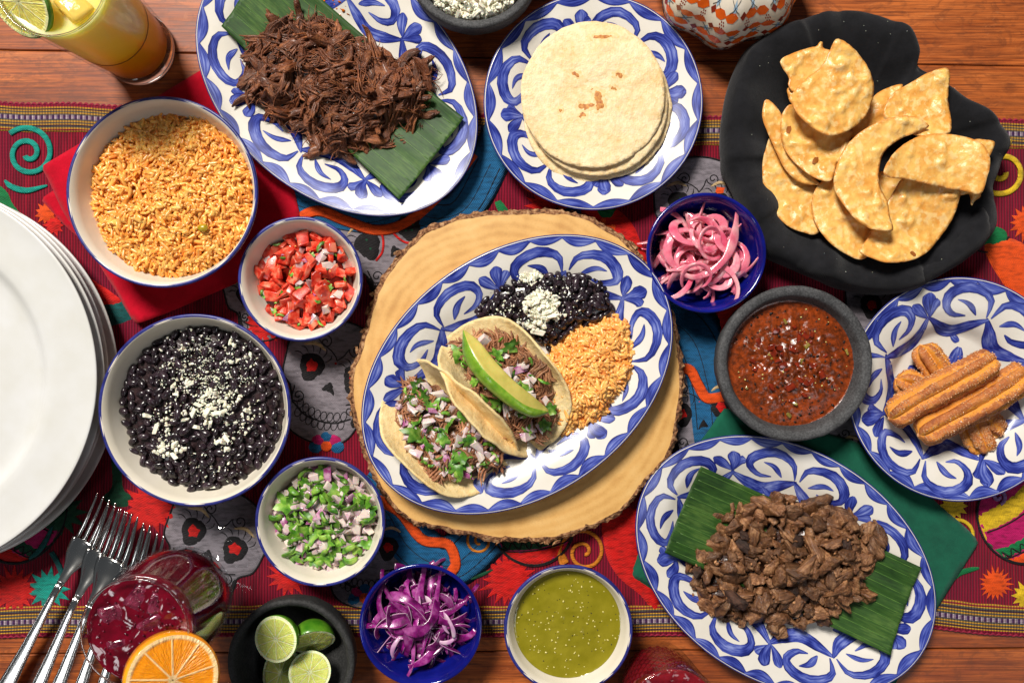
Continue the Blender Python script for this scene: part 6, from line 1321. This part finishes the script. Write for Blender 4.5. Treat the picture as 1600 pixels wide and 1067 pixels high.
# ---------------------------------------------------------------- forks
MSTEEL = M('polished_steel', (.74, .73, .71, 1), rough=.15, metal=1, bump=.12, bsc=22)
def fork(label, tip, tail, z, roll=0):
    a, b = P(*tip, z + 22), P(*tail, z); dx, dy = a[0] - b[0], a[1] - b[1]; L = math.hypot(dx, dy); yaw = math.atan2(dy, dx)
    t = thing('fork', label, 'fork', (a[0], a[1], z), yaw, 'steel forks bunched at the lower left'); t.rotation_euler[0] = roll
    # local: tips at x=0, handle runs to -x
    zf = lambda x: np.interp(-x, [0, 15, 30, 45, 60, 75, 90, 105, 120, 135, 150, 170, 250, 420], [21, 15.5, 11, 7, 4, 2.2, 2, 3.6, 7.5, 12.5, 16.5, 18.5, 12, 3])
    for k in range(4):
        y0 = (k - 1.5) * 11.0; xs_ = np.linspace(0, -84, 14); w_ = np.interp(-xs_, [0, 4, 20, 60, 84], [.8, 1.5, 2.3, 3.2, 4.0]); h_ = np.interp(-xs_, [0, 20, 84], [.8, 1.6, 1.8]); secs = []
        for x, w0, h0 in zip(xs_, w_, h_):
            yy = y0 * (1 - .06 * (1 + x / 84)); q = zf(x); secs.append(np.array([(x, yy - w0, q - h0 * .6), (x, yy, q - h0), (x, yy + w0, q - h0 * .6), (x, yy + w0 * .9, q + h0 * .6), (x, yy, q + h0), (x, yy - w0 * .9, q + h0 * .6)]))
        V, F = loft(secs); part('tine', V, F, MSTEEL, t)
    secs = []
    for x in np.linspace(-80, -150, 16):
        w0 = np.interp(-x, [80, 92, 105, 118, 132, 150], [20.5, 21, 18.5, 12, 6.8, 5.2]); q = zf(x); u = np.linspace(-1, 1, 9); cup = 6.5 * (u ** 2) * np.interp(-x, [80, 110, 140], [1, .7, .1]); secs.append(np.vstack([np.c_[np.full(9, x), u * w0, q + cup - 1.6], np.c_[np.full(9, x), u[::-1] * w0, q + cup[::-1] + 1.6]]))
    V, F = loft(secs); part('fork_head', V, F, MSTEEL, t)
    secs = []; sd = []
    for x in np.linspace(-149, -400, 30):
        w0 = np.interp(-x, [149, 180, 260, 340, 400], [5.2, 5.4, 9, 14, 15]); h0 = np.interp(-x, [149, 260, 400], [2.8, 2.6, 2.0]); q = zf(x); an = np.linspace(0, 2 * PI, 14, endpoint=False); secs.append(np.c_[np.full(14, x), np.sign(np.cos(an)) * np.abs(np.cos(an)) ** .6 * w0, q + np.sign(np.sin(an)) * np.abs(np.sin(an)) ** .7 * h0]); sd.append((x, w0, q + h0))
    V, F = loft(secs); part('handle', V, F, MSTEEL, t)
    for s_ in (-1, 1):
        V, F = tube([(x, s_ * w0 * .72, q) for x, w0, q in sd], 1.15, 6); part('handle_bead', V, F, MSTEEL, t)
fork('fork on the left of the bunch, handle reaching the bottom left corner', (166, 778), (-6, 1105), 16)
fork('second fork from the left in the bunch', (184, 793), (36, 1130), 24)
fork('middle fork of the bunch, overlapping its neighbours', (200, 801), (66, 1140), 33)
fork('second fork from the right in the bunch', (219, 815), (96, 1160), 26)
fork('rightmost fork of the bunch, its head tucked under the goblet', (240, 832), (126, 1180), 14)

# ---------------------------------------------------------------- patterned pot at the top
pc = P(1140, -46, 60); t = thing('patterned_pot', 'cream lobed pot with orange diamond pattern, cut by the top edge', 'pot', (pc[0], pc[1], 0)); RP = 117 * K(60)
MPOT = mat_glaze('cream_pot_glaze', (226, 214, 196), .2)
def pot_r(z, th): return np.interp(z, [0, 12, 40, 70, 100, 120, 128, 130], [.62, .78, .97, 1.0, .9, .72, .58, .5]) * RP * (1 + .045 * np.cos(8 * th + .9))
th = np.linspace(0, 2 * PI, 160, endpoint=False); zl = [0, 4, 12, 25, 40, 55, 70, 85, 100, 110, 120, 128, 130, 126, 90, 30]; rows = []
for i, z in enumerate(zl):
    r = pot_r(z, th) if i < 13 else np.full(160, {126: .44, 90: .6, 30: .5}[z] * RP); rows.append(np.c_[r * np.cos(th), r * np.sin(th), np.full(160, z)])
part('vessel', np.vstack(rows), grid_faces(len(rows), 160), MPOT, t)
MOR = M('orange_paint', c(226, 96, 16), c(206, 80, 14), sc_u=10, rough=.2, coat=.3); MDR = M('brick_red_paint', c(132, 42, 22), rough=.2, coat=.3); MBL = M('pale_blue_paint', c(150, 176, 196), rough=.2); MBK = M('fine_black_line', c(30, 26, 30), rough=.3)
def potpt(sv, zv, lift=.5):    # s = arc length at the widest ring, z height
    th_ = np.asarray(sv) / RP; zv = np.asarray(zv, float); r = pot_r(zv, th_) + lift; return np.c_[r * np.cos(th_), r * np.sin(th_), zv + lift * .4]
def patch(name, cs_, cz, pts, m, lift=.5):
    o = np.array(pts, float); V, F, d = polymesh(o + [cs_, cz], 4, rs=3); part(name, potpt(V[:, 0], V[:, 1], lift), F, m, t)
s_lo, s_hi = -PI * RP, 0
for row in range(6):
    z0_ = 22 + row * 18; k = 0; s_ = s_lo + (row % 2) * 13
    while s_ < s_hi:
        zz0 = z0_ + (s_ - s_lo) * .0 + 3 * math.sin(s_ / 9)
        big = (k + row) % 3 != 2
        patch('diamond', s_, z0_, [(-12, 0), (-4, 5), (5, 5.4), (12, 0), (4, -5), (-5, -5)] if big else [(-6, 0), (0, 5), (6, 0), (0, -5)], MOR if big else MDR)
        if row % 2 == 0 and k % 2 == 0:
            for g in range(7):
                rr = 0 if g == 6 else 3.4; patch('dot', s_ + rr * math.cos(g * PI / 3), z0_ + 9 + rr * math.sin(g * PI / 3), ellipse(1.1, 1.1, 0, 6), MDR)
        elif k % 2 == 0:
            patch('blue_diamond', s_ + 3, z0_ + 9, [(-4, 0), (0, 6), (4, 0), (0, -6)], MBL)
            V, F = tube(potpt(s_ + 3 + np.linspace(-9, 9, 12), z0_ + 9 + np.linspace(-5, 5, 12)), .4, 5); part('fine_line', V, F, MBK, t)
            V, F = tube(potpt(s_ + 3 + np.linspace(-9, 9, 12), z0_ + 9 + np.linspace(5, -5, 12), .6), .4, 5); part('fine_line', V, F, MBK, t)
        s_ += 21 if big else 15; k += 1
